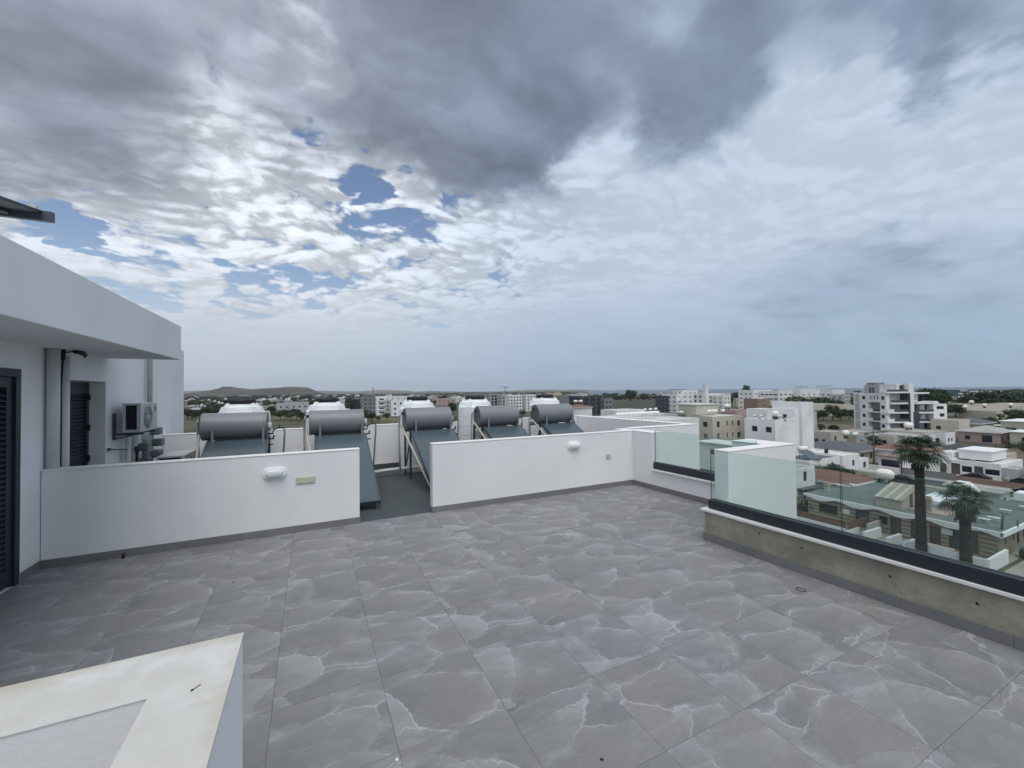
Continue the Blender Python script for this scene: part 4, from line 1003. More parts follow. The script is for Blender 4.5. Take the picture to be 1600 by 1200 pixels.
# ---- long stone-faced house just below (green-grey flat roof with scalloped white eaves)
TSTONE = paint('brown_stone_wall', (.225, .195, .155), .9, .15, 1.5); BLOCK = paint('cream_stone_block', (.385, .345, .28), .9, .18, 1.2, objvar=.2)
H0 = GZ; HX = 63.9
ops = [(31.7, .75, 2.2, 1.25, 'dark'), (27.8, .12, 1.4, 2.05, 'gdoor'), (25.65, 1.1, .8, .9, 'dark'), (24.45, .12, 1.0, 2.1, 'door'), (22.45, .12, 1.2, 2.0, 'gdoor'), (18.7, .12, 2.2, 2.25, 'gdoor'), (20.95, .12, .9, 2.0, 'door')]
Y0 = 16.2; LH = 34.2-Y0; DH = 18.0
wops = [(yc-Y0, z, w_, h_, k) for yc, z, w_, h_, k in ops]
sops = [(2.2, 1.3, .5, 1.2, 'dark'), (4.6, 1.3, .5, 1.2, 'dark'), (8.4, .9, 1.6, 1.5, 'dark'), (13, .9, 1.4, 1.3, 'dark')]
lh = bld('terraced_house', 'long cream stone-faced house with grey-green flat roof and scalloped white eaves', HX, Y0, DH, LH, 2.78, TSTONE, S=sops, W=wops, par=0, overhang=.39, roof=ROOFGRN, cat='house')
# stone courses: pale proud bands between the openings, real joints between blocks
def course_mesh(L_): 
    return MB().box((-.035, 0, 0), (0, L_-.02, .235)).mesh('stone_block', [BLOCK])
cb = {}
zz = .2
while zz < 2.5:
    iv = [(0, LH)]
    for a, z, w_, h_, k in wops:
        if z < zz+.235 and z+h_ > zz:
            nv = []
            for p0_, p1_ in iv:
                if a-w_/2 > p0_: nv.append((p0_, min(p1_, a-w_/2-.05)))
                if a+w_/2 < p1_: nv.append((max(p0_, a+w_/2+.05), p1_))
            iv = [(p0_, p1_) for p0_, p1_ in nv if p1_-p0_ > .15]
    for p0_, p1_ in iv:
        q = p0_
        while q < p1_-.05:
            L_ = round(min(random.choice((1.5, 2.0, 2.6)), p1_-q), 1)
            if L_ < .12: break
            if L_ not in cb: cb[L_] = course_mesh(L_)
            inst('stone_block', cb[L_], lh, (-.001, q, zz)); q += L_
    zz += .47
for yy, zz_ in ((29.6, 1.3), (19.95, 1.5)): lbox(lh, 'wall_panel', (-.06, yy-Y0-.45, zz_), (-.036, yy-Y0+.45, zz_+.6), TWHITE)
# eaves
ev = MB(); N_ = 90; y1_ = LH+.3
zt = 3.06; zc = 3.08
for k in range(N_):
    a, b_ = -.5+(y1_+.5)*k/N_, -.5+(y1_+.5)*(k+1)/N_
    f = lambda t: zt-.24-.42*abs(math.cos(PI*((t+1.1)/4.35)))**1.6
    ev.face([(-.62, a, f(a)), (-.62, b_, f(b_)), (-.62, b_, zt), (-.62, a, zt)]); ev.face([(-.62, a, zt), (-.62, b_, zt), (-.40, b_, zt), (-.40, a, zt)]); ev.face([(-.62, a, f(a)), (-.62, b_, f(b_)), (-.40, b_, f(b_)), (-.40, a, f(a))]); ev.face([(-.40, a, f(a)), (-.40, b_, f(b_)), (-.40, b_, zt), (-.40, a, zt)])
ev.build('eaves_fascia', TWHITE, lh, world=False)
lbox(lh, 'eaves_fascia', (-.62, -.62, 2.62), (DH+.3, -.395, 3.09), TWHITE)
# roof furniture
sb = MB(); sx0, sx1, sy0, sy1 = 1.1, 5.3, 24.25-Y0, 26.8-Y0
z0_, zf, zb_ = 3.001, 4.15, 5.35
sb.face([(sx0, sy0, z0_), (sx0, sy1, z0_), (sx0, sy1, zf), (sx0, sy0, zf)]); sb.face([(sx1, sy0, z0_), (sx1, sy1, z0_), (sx1, sy1, zb_), (sx1, sy0, zb_)])
for yy in (sy0, sy1): sb.face([(sx0, yy, z0_), (sx1, yy, z0_), (sx1, yy, zb_), (sx0, yy, zf)])
sb.build('stair_box', TCREAM, lh, world=False)
for k in range(6):
    ya = sy0-.15+k*(sy1-sy0+.3)/6; yb = ya+(sy1-sy0+.3)/6-.04
    m = MB(); m.face([(sx0-.2, ya, zf+.0), (sx0-.2, yb, zf+.0), (sx1+.2, yb, zb_+.08), (sx1+.2, ya, zb_+.08)]); m.face([(sx0-.2, ya, zf-.06), (sx0-.2, yb, zf-.06), (sx0-.2, yb, zf), (sx0-.2, ya, zf)]); m.face([(sx0-.2, ya, zf-.06), (sx0-.2, ya, zf), (sx1+.2, ya, zb_+.08), (sx1+.2, ya, zb_+.02)])
    m.build('roof_sheet', TAN2 if k % 2 else TAN, lh, world=False)
lbox(lh, 'stair_door', (3.2, sy0-.03, 3.001), (4.0, sy0-.001, 4.7), SHUT)
for cx_, cy_, hh, m_ in ((2.9, 33.3-Y0, 1.0, TCREAM), (2.4, 22.3-Y0, 1.5, TAN), (4.3, 21.6-Y0, .8, TPINK)):
    c_ = lbox(lh, 'chimney', (cx_, cy_-.25, 3.001), (cx_+.5, cy_+.25, 3.0+hh), m_)
    MB().box((cx_-.08, cy_-.33, 3.0+hh+.002), (cx_+.58, cy_+.33, 3.0+hh+.12)).box((cx_+.05, cy_-.2, 3.0+hh+.12), (cx_+.45, cy_+.2, 3.0+hh+.42)).build('chimney_cap', TPINK, lh, world=False)
m = MB().box((2.0, 20.7-Y0, 3.001), (5.2, 23.9-Y0, 3.14)).build('roof_patch', TPINK, lh, world=False)
for cx_, cy_ in ((7.5, 33.5-Y0), (9.2, 32.6-Y0), (2.6, 17.5-Y0), (4.2, 17.2-Y0), (9.5, 17.6-Y0), (13.5, 17.0-Y0)):
    MB().tube([(cx_, cy_, 3.0), (cx_, cy_, 3.45)], .05, 5).tube([(cx_, cy_+.6, 3.0), (cx_, cy_+.6, 3.45)], .05, 5).box((cx_-.25, cy_-.15, 3.45), (cx_+.25, cy_+.75, 3.5)).build('pipe_bridge', TWHITE, lh, world=False)
MB().tube([(3.0, 19.9-Y0, 3.06), (4.5, 18.8-Y0, 3.06), (3.2, 17.9-Y0, 3.06)], .06, 5).tube([(6.0, 21.-Y0, 3.06), (8.0, 18.2-Y0, 3.06)], .06, 5).build('roof_pipe', TDGREY, lh, world=False)
MB().tube([(1.4, .1, 2.2), (1.4, -.1, 4.5)], .10, 6).tube([(3.6, -.56, 1.4), (3.6, -.56, 3.8)], .08, 6).build('flue', STEEL, lh, world=False)
for xx in (-.03, .97): pass
barrel(81.0, 32.2, GZ+3.0, 'big oval cream tank behind the tan stair box on the long house roof', .85, 1.15, PI/2)
barrel(75.8, 21.6, GZ+3.0, 'round cream tank on the long house roof behind the shorter palm', 1.0, 1.25, .6)
m = MB().box((71.2, 22.4, GZ+3.001), (77.5, 25.2, GZ+3.5)); tag(m.build('covered_pallet', TANKW), 'white sheeted pile on the long house roof between the two palms', 'sheeted pile')
m = MB().box((82.5, 16.8, GZ+3.2), (85.0, 19.4, GZ+4.1)); tag(m.build('roof_awning', TANKW), 'pale flat canopy at the right rear edge of the long house roof', 'canopy')
# front yards of the long house
def garden_wall(name, a, b_, h, mat_, label, t=.18, cap=True, cat='wall'):
    p0_, p1_ = Vector((*a, 0)), Vector((*b_, 0)); u = (p1_-p0_).normalized(); n = Vector((-u.y, u.x, 0))*t/2
    m = MB().prism([((p0_+n).x, (p0_+n).y), ((p1_+n).x, (p1_+n).y), ((p1_-n).x, (p1_-n).y), ((p0_-n).x, (p0_-n).y)], GZ+.007, GZ+h)
    return tag(m.build(name, mat_), label, cat)
garden_wall('garden_wall', (58.2, 27.1), (58.2, 34.2), .95, TWHITE, 'white garden wall under the brown screen at the left end of the long house')
sc_ = empty('garden_screen', (58.6, 30.5, GZ), 'brown slatted screen above the white garden wall of the long house', 'fence')
for k in range(22): MB().box((58.42, 27.1+k*.325, GZ+.6), (58.45, 27.1+k*.325+.3, GZ+1.75)).build('slat', FENCEB, sc_)
for k in range(14): MB().box((58.5+k*.36, 26.98, GZ+.7), (58.5+k*.36+.33, 27.02, GZ+1.75)).build('slat', FENCEB, sc_)
garden_wall('garden_wall', (58.2, 26.95), (61.0, 26.95), .75, TWHITE, 'low white partition wall right of the brown screen below the glass')
garden_wall('garden_wall', (60.6, 25.9), (63.8, 25.9), 1.5, TGREY, 'grey-green partition wall between the yards of the long house')
garden_wall('garden_wall', (58.2, 25.2), (61.9, 25.2), 1.1, TWHITE, 'white partition wall, second from the left in front of the long house', .3)
garden_wall('garden_wall', (58.2, 23.05), (61.2, 23.05), 1.1, TWHITE, 'white partition wall before the narrow door of the long house', .3)
garden_wall('garden_wall', (58.2, 21.6), (60.6, 21.6), 1.05, TWHITE, 'white partition wall directly left of the tall palm trunk', .3)
garden_wall('garden_wall', (58.5, 15.55), (58.5, 21.6), 1.3, TWHITE, 'white front wall running between the two palm trunks to the corner', .22)
garden_wall('garden_wall', (58.5, 15.5), (63.9, 15.6), 1.35, TWHITE, 'white side wall of the right-hand corner yard of the long house', .25)
t_ = empty('garden_table', (61.2, 19.8, GZ), 'long pale table with benches in the yard right of the tall palm', 'table')
MB().box((60.7, 18.6, GZ+.7), (61.5, 21.0, GZ+.76)).build('table_top', TAN2, t_); MB().box((60.8, 18.8, GZ+.02), (61.4, 18.9, GZ+.699)).box((60.8, 20.7, GZ+.02), (61.4, 20.8, GZ+.699)).build('trestle', SHUT, t_)
for x in (60.1, 61.9): tag(MB().box((x-.15, 18.9, GZ+.38), (x+.15, 20.8, GZ+.44)).box((x-.12, 19.0, GZ+.01), (x+.12, 19.1, GZ+.379)).box((x-.12, 20.6, GZ+.01), (x+.12, 20.7, GZ+.379)).build('bench', SHUT), 'dark bench on the %s side of the long pale yard table' % ('near' if x < 61 else 'house'), 'bench')
m = MB().lathe([(0, 0), (.8, .02), (.95, .5), (.8, .95), (0, 1.1)], (67.4, 14.7, GZ+.01), 9, sharp=True); tag(m.build('covered_grill', TEALNET), 'dark green tarpaulin-covered heap by the side wall of the long house', 'heap')

# ---- trees
def leaf_cloud(name, blobs, n, leaf, seed, mats, stick=None):
    rnd = random.Random(seed); m = MB(); tot = sum(b_[3]**2 for b_ in blobs)
    for cx_, cy_, cz_, R_2, sq in blobs:
        for _ in range(int(n*R_2**2/tot)):
            u = rnd.uniform(-1, 1); a = rnd.uniform(0, 2*PI); s_ = math.sqrt(1-u*u); dv = Vector((s_*math.cos(a), s_*math.sin(a), u))
            rr_ = R_2*(.55+.5*rnd.random()**.6)*(1+.22*mnoise.noise(dv*2.3+Vector((seed, cx_, cy_))))
            p_ = Vector((cx_, cy_, cz_))+Vector((dv.x*rr_, dv.y*rr_, dv.z*rr_*sq))
            t1 = Vector((rnd.uniform(-1, 1), rnd.uniform(-1, 1), rnd.uniform(-.6, .6))).normalized(); t2 = t1.cross(dv+Vector((.01, .3*rnd.random(), .5))).normalized()
            L_ = leaf*rnd.uniform(.6, 1.3)
            m.face([p_-t1*L_-t2*L_*.5, p_+t1*L_*.2-t2*L_*.6, p_+t1*L_+t2*L_*.2, p_-t1*L_*.1+t2*L_*.7], 0)
    if stick:
        m.tube([(0, 0, 0), stick], .16, 6, 1, r1=.08)
    return m.mesh(name, mats)
def tree_blobs(seed, h, r, k=9):
    rnd = random.Random(seed); out = [(0, 0, h-r*.75, r*.75, .8)]
    for i in range(k):
        a = rnd.uniform(0, 2*PI); q = r*rnd.uniform(.35, .7); out.append((q*math.cos(a), q*math.sin(a), h-r*.75+rnd.uniform(-.5, .45)*r, r*rnd.uniform(.32, .55), .85))
    return out
TP = []
for sd_, lm in ((1, LEAFD), (2, LEAFM), (3, LEAFD), (4, LEAFO)):
    crown = leaf_cloud('crown', tree_blobs(sd_, 1., .48), 1500, .042, sd_, [lm])
    tm = MB().tube([(0, 0, -.02), (.01, 0, .25), (0, .02, .55)], .045, 6, r1=.02)
    for a in (0, 2.1, 4.2): tm.tube([(0, .01, .4), (.12*math.cos(a), .12*math.sin(a), .58), (.24*math.cos(a), .24*math.sin(a), .72)], .018, 5, r1=.008)
    TP.append((crown, tm.mesh('trunk', [BARK])))
def tree(px, dep, h, label, group=None, k=0, wide=1., name='tree', z=GZ):
    x, y = at(px, dep); r = empty(name, (x, y, z), label, 'tree', group, random.uniform(0, 6))
    c_ = inst('crown', TP[k][0], r, scale=(h*wide, h*wide, h)); inst('trunk', TP[k][1], r, scale=(h, h, h)); return r
FARTREE = [leaf_cloud('far_tree', tree_blobs(10+i, 1., .52, 6), 230, .085, 10+i, [lm, BARK], (0, 0, .5)) for i, lm in enumerate((LEAFD, LEAFM, LEAFD, LEAFO))]
def fartree(x, y, h, label, group, k, wide=1.2):
    o = inst('tree', FARTREE[k], None, (x, y, GZ), (0, 0, random.uniform(0, 6)), (h*wide, h*wide, h)); tag(o, label, 'tree', group); return o
# ---- palms
def palm(x, y, trunk_h, r0, crown_r, label, seed, skirt, n_leaf=30):
    rnd = random.Random(seed); r = empty('palm_tree', (x, y, GZ), label, 'palm tree', None)
    m = MB(); pr_ = []; k = 0; z = -.05
    while z < trunk_h:
        t = z/trunk_h; base = r0*(1.15-.28*t)+(.25*r0 if t < .04 else 0)
        pr_ += [(base, z), (base*1.06, z+.10), (base*.97, z+.15)]; z += .15
    m.lathe(pr_, (0, 0, 0), 14)
    # old frond bases as stubs
    for i in range(int(trunk_h*48)):
        zz_ = rnd.uniform(.2, trunk_h); a = rnd.uniform(0, 2*PI); R_3 = r0*(1.13-.28*zz_/trunk_h); c_, s_ = math.cos(a), math.sin(a)
        L_ = rnd.uniform(.06, .20)*(1.5 if zz_ > trunk_h-1.4 else 1)
        m.face([(R_3*c_-.07*s_, R_3*s_+.07*c_, zz_-.06), (R_3*c_+.07*s_, R_3*s_-.07*c_, zz_-.06), ((R_3+L_)*c_, (R_3+L_)*s_, zz_+.14)])
    m.build('trunk', PALMB, r, world=False)
    sk = MB()
    for i in range(skirt):
        a = rnd.uniform(0, 2*PI); zz_ = trunk_h-rnd.uniform(.0, 1.3); L_ = rnd.uniform(.6, 1.2); R_3 = r0*(1.0 if zz_ < trunk_h-.6 else 1.5)
        c_, s_ = math.cos(a), math.sin(a); e = R_3+L_*.30
        sk.face([(R_3*c_-.12*s_, R_3*s_+.12*c_, zz_), (R_3*c_+.12*s_, R_3*s_-.12*c_, zz_), (e*c_+.2*s_, e*s_-.2*c_, zz_-L_*.6), (e*c_-.2*s_, e*s_+.2*c_, zz_-L_*.75)])
    sk.build('dead_skirt', PALMD, r, world=False)
    for i in range(n_leaf):
        f = MB(); a = 2*PI*i*.381966*1.0+rnd.uniform(-.2, .2); el = PI/2*(1-(i+.5)/n_leaf)*1.05-.55*rnd.random()*.6-.12; L_ = crown_r*rnd.uniform(.85, 1.1)
        c_, s_ = math.cos(a), math.sin(a); P0 = Vector((0, 0, trunk_h)); pts = []
        stem = L_*.5
        for q in range(5):
            t = q/4; d_ = stem*t; pts.append(P0+Vector((c_*d_*math.cos(el), s_*d_*math.cos(el), d_*math.sin(el)-.10*t*t*L_)))
        f.tube(pts, .03, 4, cap=False, r1=.015)
        tip = pts[-1]; dr_ = (pts[-1]-pts[-2]).normalized(); side = dr_.cross(Vector((0, 0, 1))).normalized(); up = side.cross(dr_)
        # costapalmate fan: many narrow segments that droop at the ends
        nseg = 17
        for q in range(nseg):
            w_ = (q/(nseg-1)-.5)*2; ang = w_*1.75; dd = dr_*math.cos(ang)+side*math.sin(ang); SL = L_*.56*(1-.28*abs(w_))*rnd.uniform(.9, 1.1)
            perp = (dd.cross(up)).normalized()*(.052*L_/2.4); m1 = tip+dd*SL*.55+up*.02; m2 = tip+dd*SL+Vector((0, 0, -SL*rnd.uniform(.22, .5)))
            f.face([tip, m1-perp, m1+perp]); f.face([m1-perp, m2, m1+perp])
        f.build('frond', PALMG if el > -.5 else PALMD, r, world=False)
    return r
palm(58.25, 20.2, 11.2, .40, 2.7, 'tall palm tree with a broad dark crown in front of the long house', 5, 90, 38)
palm(58.4, 16.93, 6.7, .40, 2.4, 'shorter thick-trunked palm tree nearest the right edge of the picture', 9, 100, 34)
HAZE = 5.5e-5
SOIL = paint('dry_soil', (.14, .115, .082), .95, .3, .12, dirt=(.055, .065, .035))
# ================================================================ THE TOWN, NEAR TO FAR
# big five-storey apartment block (turned a little to the street grid)
ax_, ay_ = 185.25, 72.7
ap = empty('apartment_block', (ax_, ay_, GZ), 'large white five-storey apartment block with stacked balconies and grey penthouse', 'building', None, -YAW)
def vol(x0, x1, y0, y1, z0, z1, mat_, nm, S=(), W=()):
    m = MB(); facade(m, x1-x0, z1-z0, [(a-x0, z-z0, w, h, k) for a, z, w, h, k in S], lambda a, z, q: (x0+a, y0+q, z0+z)); facade(m, y1-y0, z1-z0, [(a-y0, z-z0, w, h, k) for a, z, w, h, k in W], lambda a, z, q: (x0+q, y0+a, z0+z))
    m.box((x0, y0, z0), (x1, y1, z1), 0, 'sw'); m.build(nm, mat_, ap, world=False)
    for a, z, w, h, k in S: inst('door' if 'door' in k else 'window', win_mesh(w, h, k), ap, (a, y0+.17, z))
    for a, z, w, h, k in W: inst('door' if 'door' in k else 'window', win_mesh(w, h, k), ap, (x0+.17, a, z), (0, 0, -PI/2))
LV = [2.3, 5.7, 9.1, 12.45, 15.8]
wz = [l+1.0 for l in LV[:4]]
vol(0, 1.2, 0, 2.45, .9, 15.79, TWHITE, 'wall', W=[(1.35, z, 1.3, 1.25, 'dark') for z in wz])
vol(.02, 10, 2.451, 7.4, 12.45, 15.78, TWHITE, 'wall', W=[(6.3, 13.5, .55, 1.4, 'dark'), (4.85, 13.5, .55, 1.4, 'dark'), (3.4, 13.5, .55, 1.4, 'dark')])
vol(2.2, 10, 2.451, 7.4, .9, 12.449, TGREY, 'wall', W=[(6.4, z-.3, 1.5, 1.7, 'dark') for z in wz[:3]]+[(3.9, z-.98, 1.5, 2.2, 'gdoor') for z in wz[:3]])
for l in LV[:3]:
    vol(-.08, 2.19, 2.46, 7.39, l-.42, l-.02, TWHITE, 'balcony'); vol(-.08, .06, 5.5, 7.38, l-.02, l+.95, TWHITE, 'balcony_parapet'); vol(-.04, .0, 2.5, 5.49, l-.02, l+.9, GLASSM, 'balcony_glass')
vol(0, 10, 7.401, 10.9, .9, 15.79, TWHITE, 'wall', W=[(9.4, z, 1.35, 1.25, 'dark') for z in wz])
vol(.0, 10, 10.901, 14.0, .9, 15.79, TWHITE, 'wall')
for l in LV[:4]: vol(-.03, -.003, 11.2, 13.3, l-.1, l+3.0, TGREY, 'cladding_panel')
# street front: recessed rooms behind stacked balconies
vol(1.21, 7.31, 2.46, 12, .9, 15.5, TDGREY, 'wall', S=sum([[(2.4, l+.02, 1.8, 2.3, 'gdoor'), (4.2, l+.02, 1.4, 2.3, 'gdoor'), (6.2, l+.1, 1.4, 2.2, 'mid')] for l in LV[:4]], []))
vol(-.25, 7.32, -.75, 2.44, 15.801, 16.35, TWHITE, 'roof')
for k, l in enumerate(LV[:4]):
    vol(1.22 if k == 3 else -.2, 7.3, -.7, 2.45, l-.58, l-.02, TWHITE, 'balcony')
    if k < 3: vol(-.2, 2.2, -.72, -.55, l-.02, l+.98, TWHITE, 'balcony_parapet')
    vol(2.21 if k < 3 else 1.22, 7.2, -.66, -.62, l-.02, l+.92, GLASSM, 'balcony_glass')
vol(7.33, 7.95, -.8, 2.6, 2.6, 15.75, TBLUE, 'cladding_panel')
vol(7.96, 9.72, -.3, 9, .6, 19.2, TWHITE, 'stair_tower')
vol(7.0, 7.5, 1.2, 2.4, 16.36, 18.7, TBLUE, 'cladding_panel')
vol(-.9+.95, 6.0, 2.6, 9, 15.81, 19.0, TGREY, 'penthouse', W=[(6.5, 15.9, 1.0, 2.0, 'gdoor'), (5.2, 15.9, 1.0, 2.0, 'gdoor')]); vol(6.01, 7.9, 2.2, 9, 16.36, 19.1, TWHITE, 'penthouse')
vol(-.8+1.0, 3.6, 4.5, 8, 19.01, 19.7, TDGREY, 'lift_room')
vol(-.2, 7.2, -.70, -.66, 16.36, 17.1, GLASSM, 'roof_railing')
vol(9.73, 15.8, .2, 11, 15.45, 16.0, TWHITE, 'roof'); vol(9.73, 12.6, 3.0, 10.9, 12.5, 15.44, TDGREY, 'wall', S=[(10.7, 12.6, 1.4, 2.2, 'gdoor'), (12.0, 13.3, 1., 1.2, 'mid')]); vol(12.61, 13.9, 2.6, 10.9, 12.5, 15.44, TWHITE, 'wall')
vol(9.73, 11.0, -.3, -.05, 12.46, 13.2, TWHITE, 'balcony_parapet'); vol(9.73, 18.9, -.04, 11, 11.8, 12.45, TWHITE, 'balcony')
vol(9.73, 16.96, 2.4, 11, .9, 11.79, TDGREY, 'wall', S=[(12.2, 9.2, 1.9, 2.2, 'gdoor'), (10.5, 9.2, 1., 2.2, 'gdoor'), (16.3, 9.7, .95, 1.6, 'dark'), (12.8, 5.8, 1.9, 2.2, 'gdoor'), (15.9, 6.4, 1.6, 1.6, 'dark'), (12.4, 2.4, 1.6, 2.2, 'gdoor'), (16.3, 3.1, .9, 1.5, 'dark')])
for x_, z0q, z1q in ((13.75, 9.3, 11.5), (13.95, 5.9, 8.1), (13.4, 2.5, 4.8)): vol(x_, x_+1.75, 1.7, 2.39, z0q, z1q, TWHITE, 'wall')
for l, x0_ in ((9.05, 11.4), (5.7, 11.5), (2.3, 11.65)): vol(x0_, 16.9, -.3, 2.39, l-.62, l-.02, TWHITE, 'balcony'); vol(x0_, 16.8, -.2, -.16, l-.02, l+.85, GLASSM, 'balcony_glass')
vol(9.34, 11.38, -.35, 2.39, 1.0, 9.1, TBLUE, 'cladding_panel')
vol(16.97, 21.8, .05, 10, .9, 11.78, TWHITE, 'wall', S=[(19.4, 9.9, 2.6, 1.1, 'dark'), (20.0, 7.2, 1.7, 1.2, 'dark'), (20.0, 4.6, 1.3, 1.1, 'dark'), (18.1, 2.2, 1.6, 1.3, 'dark')])
vol(17.6, 18.8, .3, 5, 12.46, 12.8, TWHITE, 'parapet')
c_ = empty('parked_car', (*at(1381, 142), GZ+.97), 'dark car parked in front of the large apartment block', 'car', None, math.radians(-11))
def car(r, paint_, L=4.3, W=1.75):
    pf = [(-L/2, .35), (-L/2, .75), (-L*.47, .88), (-L*.32, .95), (-L*.20, 1.38), (L*.12, 1.42), (L*.30, .95), (L*.46, .80), (L/2, .62), (L/2, .35)]
    m = MB(); n = len(pf)
    for s_ in (-1, 1): m.face([(x_, s_*W/2, z_) for x_, z_ in pf][::s_])
    for k in range(n): a, b2 = pf[k], pf[(k+1) % n]; m.face([(a[0], -W/2, a[1]), (b2[0], -W/2, b2[1]), (b2[0], W/2, b2[1]), (a[0], W/2, a[1])])
    m.build('body', paint_, r, world=False, bevel=.05)
    g_ = MB()
    for s_ in (-1, 1): g_.face([(-L*.29, s_*(W/2+.004), .97), (-L*.19, s_*(W/2+.004), 1.33), (L*.11, s_*(W/2+.004), 1.36), (L*.26, s_*(W/2+.004), .97)][::s_])
    g_.build('side_windows', GLASSD, r, world=False)
    for sx_ in (-L*.31, L*.31):
        for s_ in (-1, 1): MB().lathe([(0, -.1), (.31, -.1), (.33, 0), (.31, .1), (0, .1)], (sx_, s_*(W/2-.08), .33), 14, ax='y').build('wheel', BLACKP, r, world=False)
    return r
car(c_, CARD)
MB_ = MB().box((ax_-4, ay_-16, GZ+.01), (ax_+32, ay_+12, GZ+.95)); o = MB_.build('car_park', PAVE); tag(o, kind='structure')

# white four-storey block with a stair tower, centre right
def sw(px, dep): return at(px, dep)
wb = bld('white_block', 'plain white four-storey block with a tall windowless stair tower on its right', 91.5, 55.4, 8.0, 7.0, 11.1, TWHITE, W=[(4.6, 8.2, 1.3, 1.25, 'dark'), (1.4, 8.2, 1.3, 1.25, 'dark'), (4.6, 5.1, 1.3, 1.25, 'dark'), (1.4, 5.1, 1.3, 1.25, 'dark')], S=[], roof=ROOFL, par=.25)
bld('', '', 0, 0, 1.8, 6.4, 13.1, TWHITE, parent=wb, off=(8.01, .35, 0), S=[], W=[(2.2, 11.0, .9, .95, 'dark'), (2.2, 7.9, .9, .95, 'dark')], par=.1, roof=ROOFL)
bld('', '', 0, 0, 4.6, 6.8, 14.75, TWHITE, parent=wb, off=(9.82, -.25, 0), S=[], W=[], par=.15, pname='stair_tower', roof=ROOFL)
bld('', '', 0, 0, 6.0, 6.0, 12.9, TWHITE, parent=wb, off=(9.0, 6.6, 0), S=[], W=[], par=.1, roof=ROOFL)
MB().tube([(-.06, .06, .2), (-.06, .06, 11.1)], .07, 6).build('downpipe', TGREY, wb, world=False)
for k, (u_, v_) in enumerate(((1.2, 5.4), (1.4, 4.0), (3.6, 1.2), (4.4, 3.2))): roof_boiler(91.5+u_, 55.4+v_, GZ+10.87, .4, 'small white solar boiler on the roof of the plain white block', .8, 'boilers on the white block roof')
barrel(96.4, 58.2, GZ+10.9, 'large white round tank standing on the roof of the plain white block', .75, 1.0, .3)
# beige apartment building with penthouse
bb = bld('beige_block', 'beige four-storey apartment building with a flat-roofed penthouse and boilers', 91.8, 71.0, 11.5, 8.3, 11.0, TBEIGE,
 W=[(2.4, 8.2, 1.3, 1.35, 'dark'), (2.4, 5.1, 1.3, 1.35, 'mid'), (2.4, 2.0, 1.3, 1.35, 'dark'), (7.3, 8.2, .9, 1.9, 'gdoor'), (7.3, 5.1, .9, 1.9, 'gdoor'), (7.3, 2.0, .9, 1.9, 'gdoor')],
 S=[(1.9, 8.2, 1.1, 1.45, 'dark'), (1.9, 5.1, 1.1, 1.45, 'mid'), (1.9, 2.0, 1.1, 1.45, 'dark'), (5.3, 8.5, .5, 1.2, 'dark'), (5.3, 5.4, .5, 1.2, 'dark'), (7.5, 8.5, .5, 1.2, 'dark'), (7.5, 5.4, .5, 1.2, 'dark'), (9.9, 8.2, 1.1, 1.45, 'dark'), (9.9, 5.1, 1.1, 1.45, 'dark'), (5.3, 2.3, .5, 1.2, 'dark'), (9.9, 2., 1.1, 1.45, 'dark')], roof=ROOFL, par=.15)
bld('', '', 0, 0, 8.5, 6.0, 2.7, TBEIGE, parent=bb, off=(1.6, 6.4, 11.0), par=0, overhang=.3, pname='penthouse', roof=ROOFL)
for u_, v_, n_ in ((3.4, 3.8, 0), (4.7, 3.8, 0), (6.0, 3.8, 0), (8.6, 3.6, 0), (-.5, 9.5, 0)): roof_boiler(91.8+u_, 71.0+v_, GZ+11.0 if u_ > 0 else GZ+10.6, 0, 'white solar boiler on the roof of the beige apartment building', 1.0, 'boilers on the beige block roof', TANKW, False)
MB().tube([(-.06, .06, .2), (-.06, .06, 10.8)], .08, 6).build('downpipe', TGREY, bb, world=False)
bld('brick_annex', 'brown brick wall section behind the beige apartment building', 104.5, 73.5, 5, 4, 12.2, TPINK, par=.1)
# low white block with a row of tanks just beyond the right parapet
bld('white_block', 'plain white windowless rooftop block beyond the right parapet', 70.6, 82.8, 9.5, 6.4, 12.75, TWHITE, roof=ROOFL, par=.1)
bld('low_white_building', 'low pale flat-roofed building under the row of white boilers', 46, 50, 15, 14, 13.0, TWHITE, roof=ROOFL, par=.35)
for k in range(10):
    t = k/9; roof_boiler(48.3+(58.3-48.3)*t, 56.2+.9*t, GZ+12.7, .05, 'white boiler in the long row on the low pale roof beyond the right parapet', .92, 'row of white boilers beyond the right parapet', TANKW, False)
for k in range(4): roof_boiler(70.5+3.0*k+9, 84+1.0*k, GZ+11.5, .2, 'white boiler behind the plain rooftop block', .9, 'boilers behind the plain rooftop block', TANKW, False)
bld('low_block', 'flat grey building behind the row of white boilers', 78, 80.5, 12, 8, 11.4, TGREY, roof=ROOFL, par=.2)
# small villas behind the short glass
bld('villa', 'pale villa with a low flat roof seen through the short glass balustrade', 79.5, 55.8, 5.5, 9.5, 6.0, TWHITE, S=[(2.0, 3.6, 1.2, 1.2, 'dark')], W=[(2.0, 3.6, .9, 1.2, 'dark'), (6, 3.6, .9, 1.2, 'dark'), (2.0, .9, .9, 1.2, 'dark')], par=0, overhang=.5, roof=ROOFL, cat='house')
bld('villa', 'small rose-coloured house part below the short glass balustrade', 76.5, 49.5, 5, 5, 4.2, TPINK, S=[(2.2, 1.4, 1.0, 1.1, 'dark')], W=[(2.2, 1.4, 1.0, 1.1, 'dark')], par=0, overhang=.4, roof=ROOFDK, cat='house')
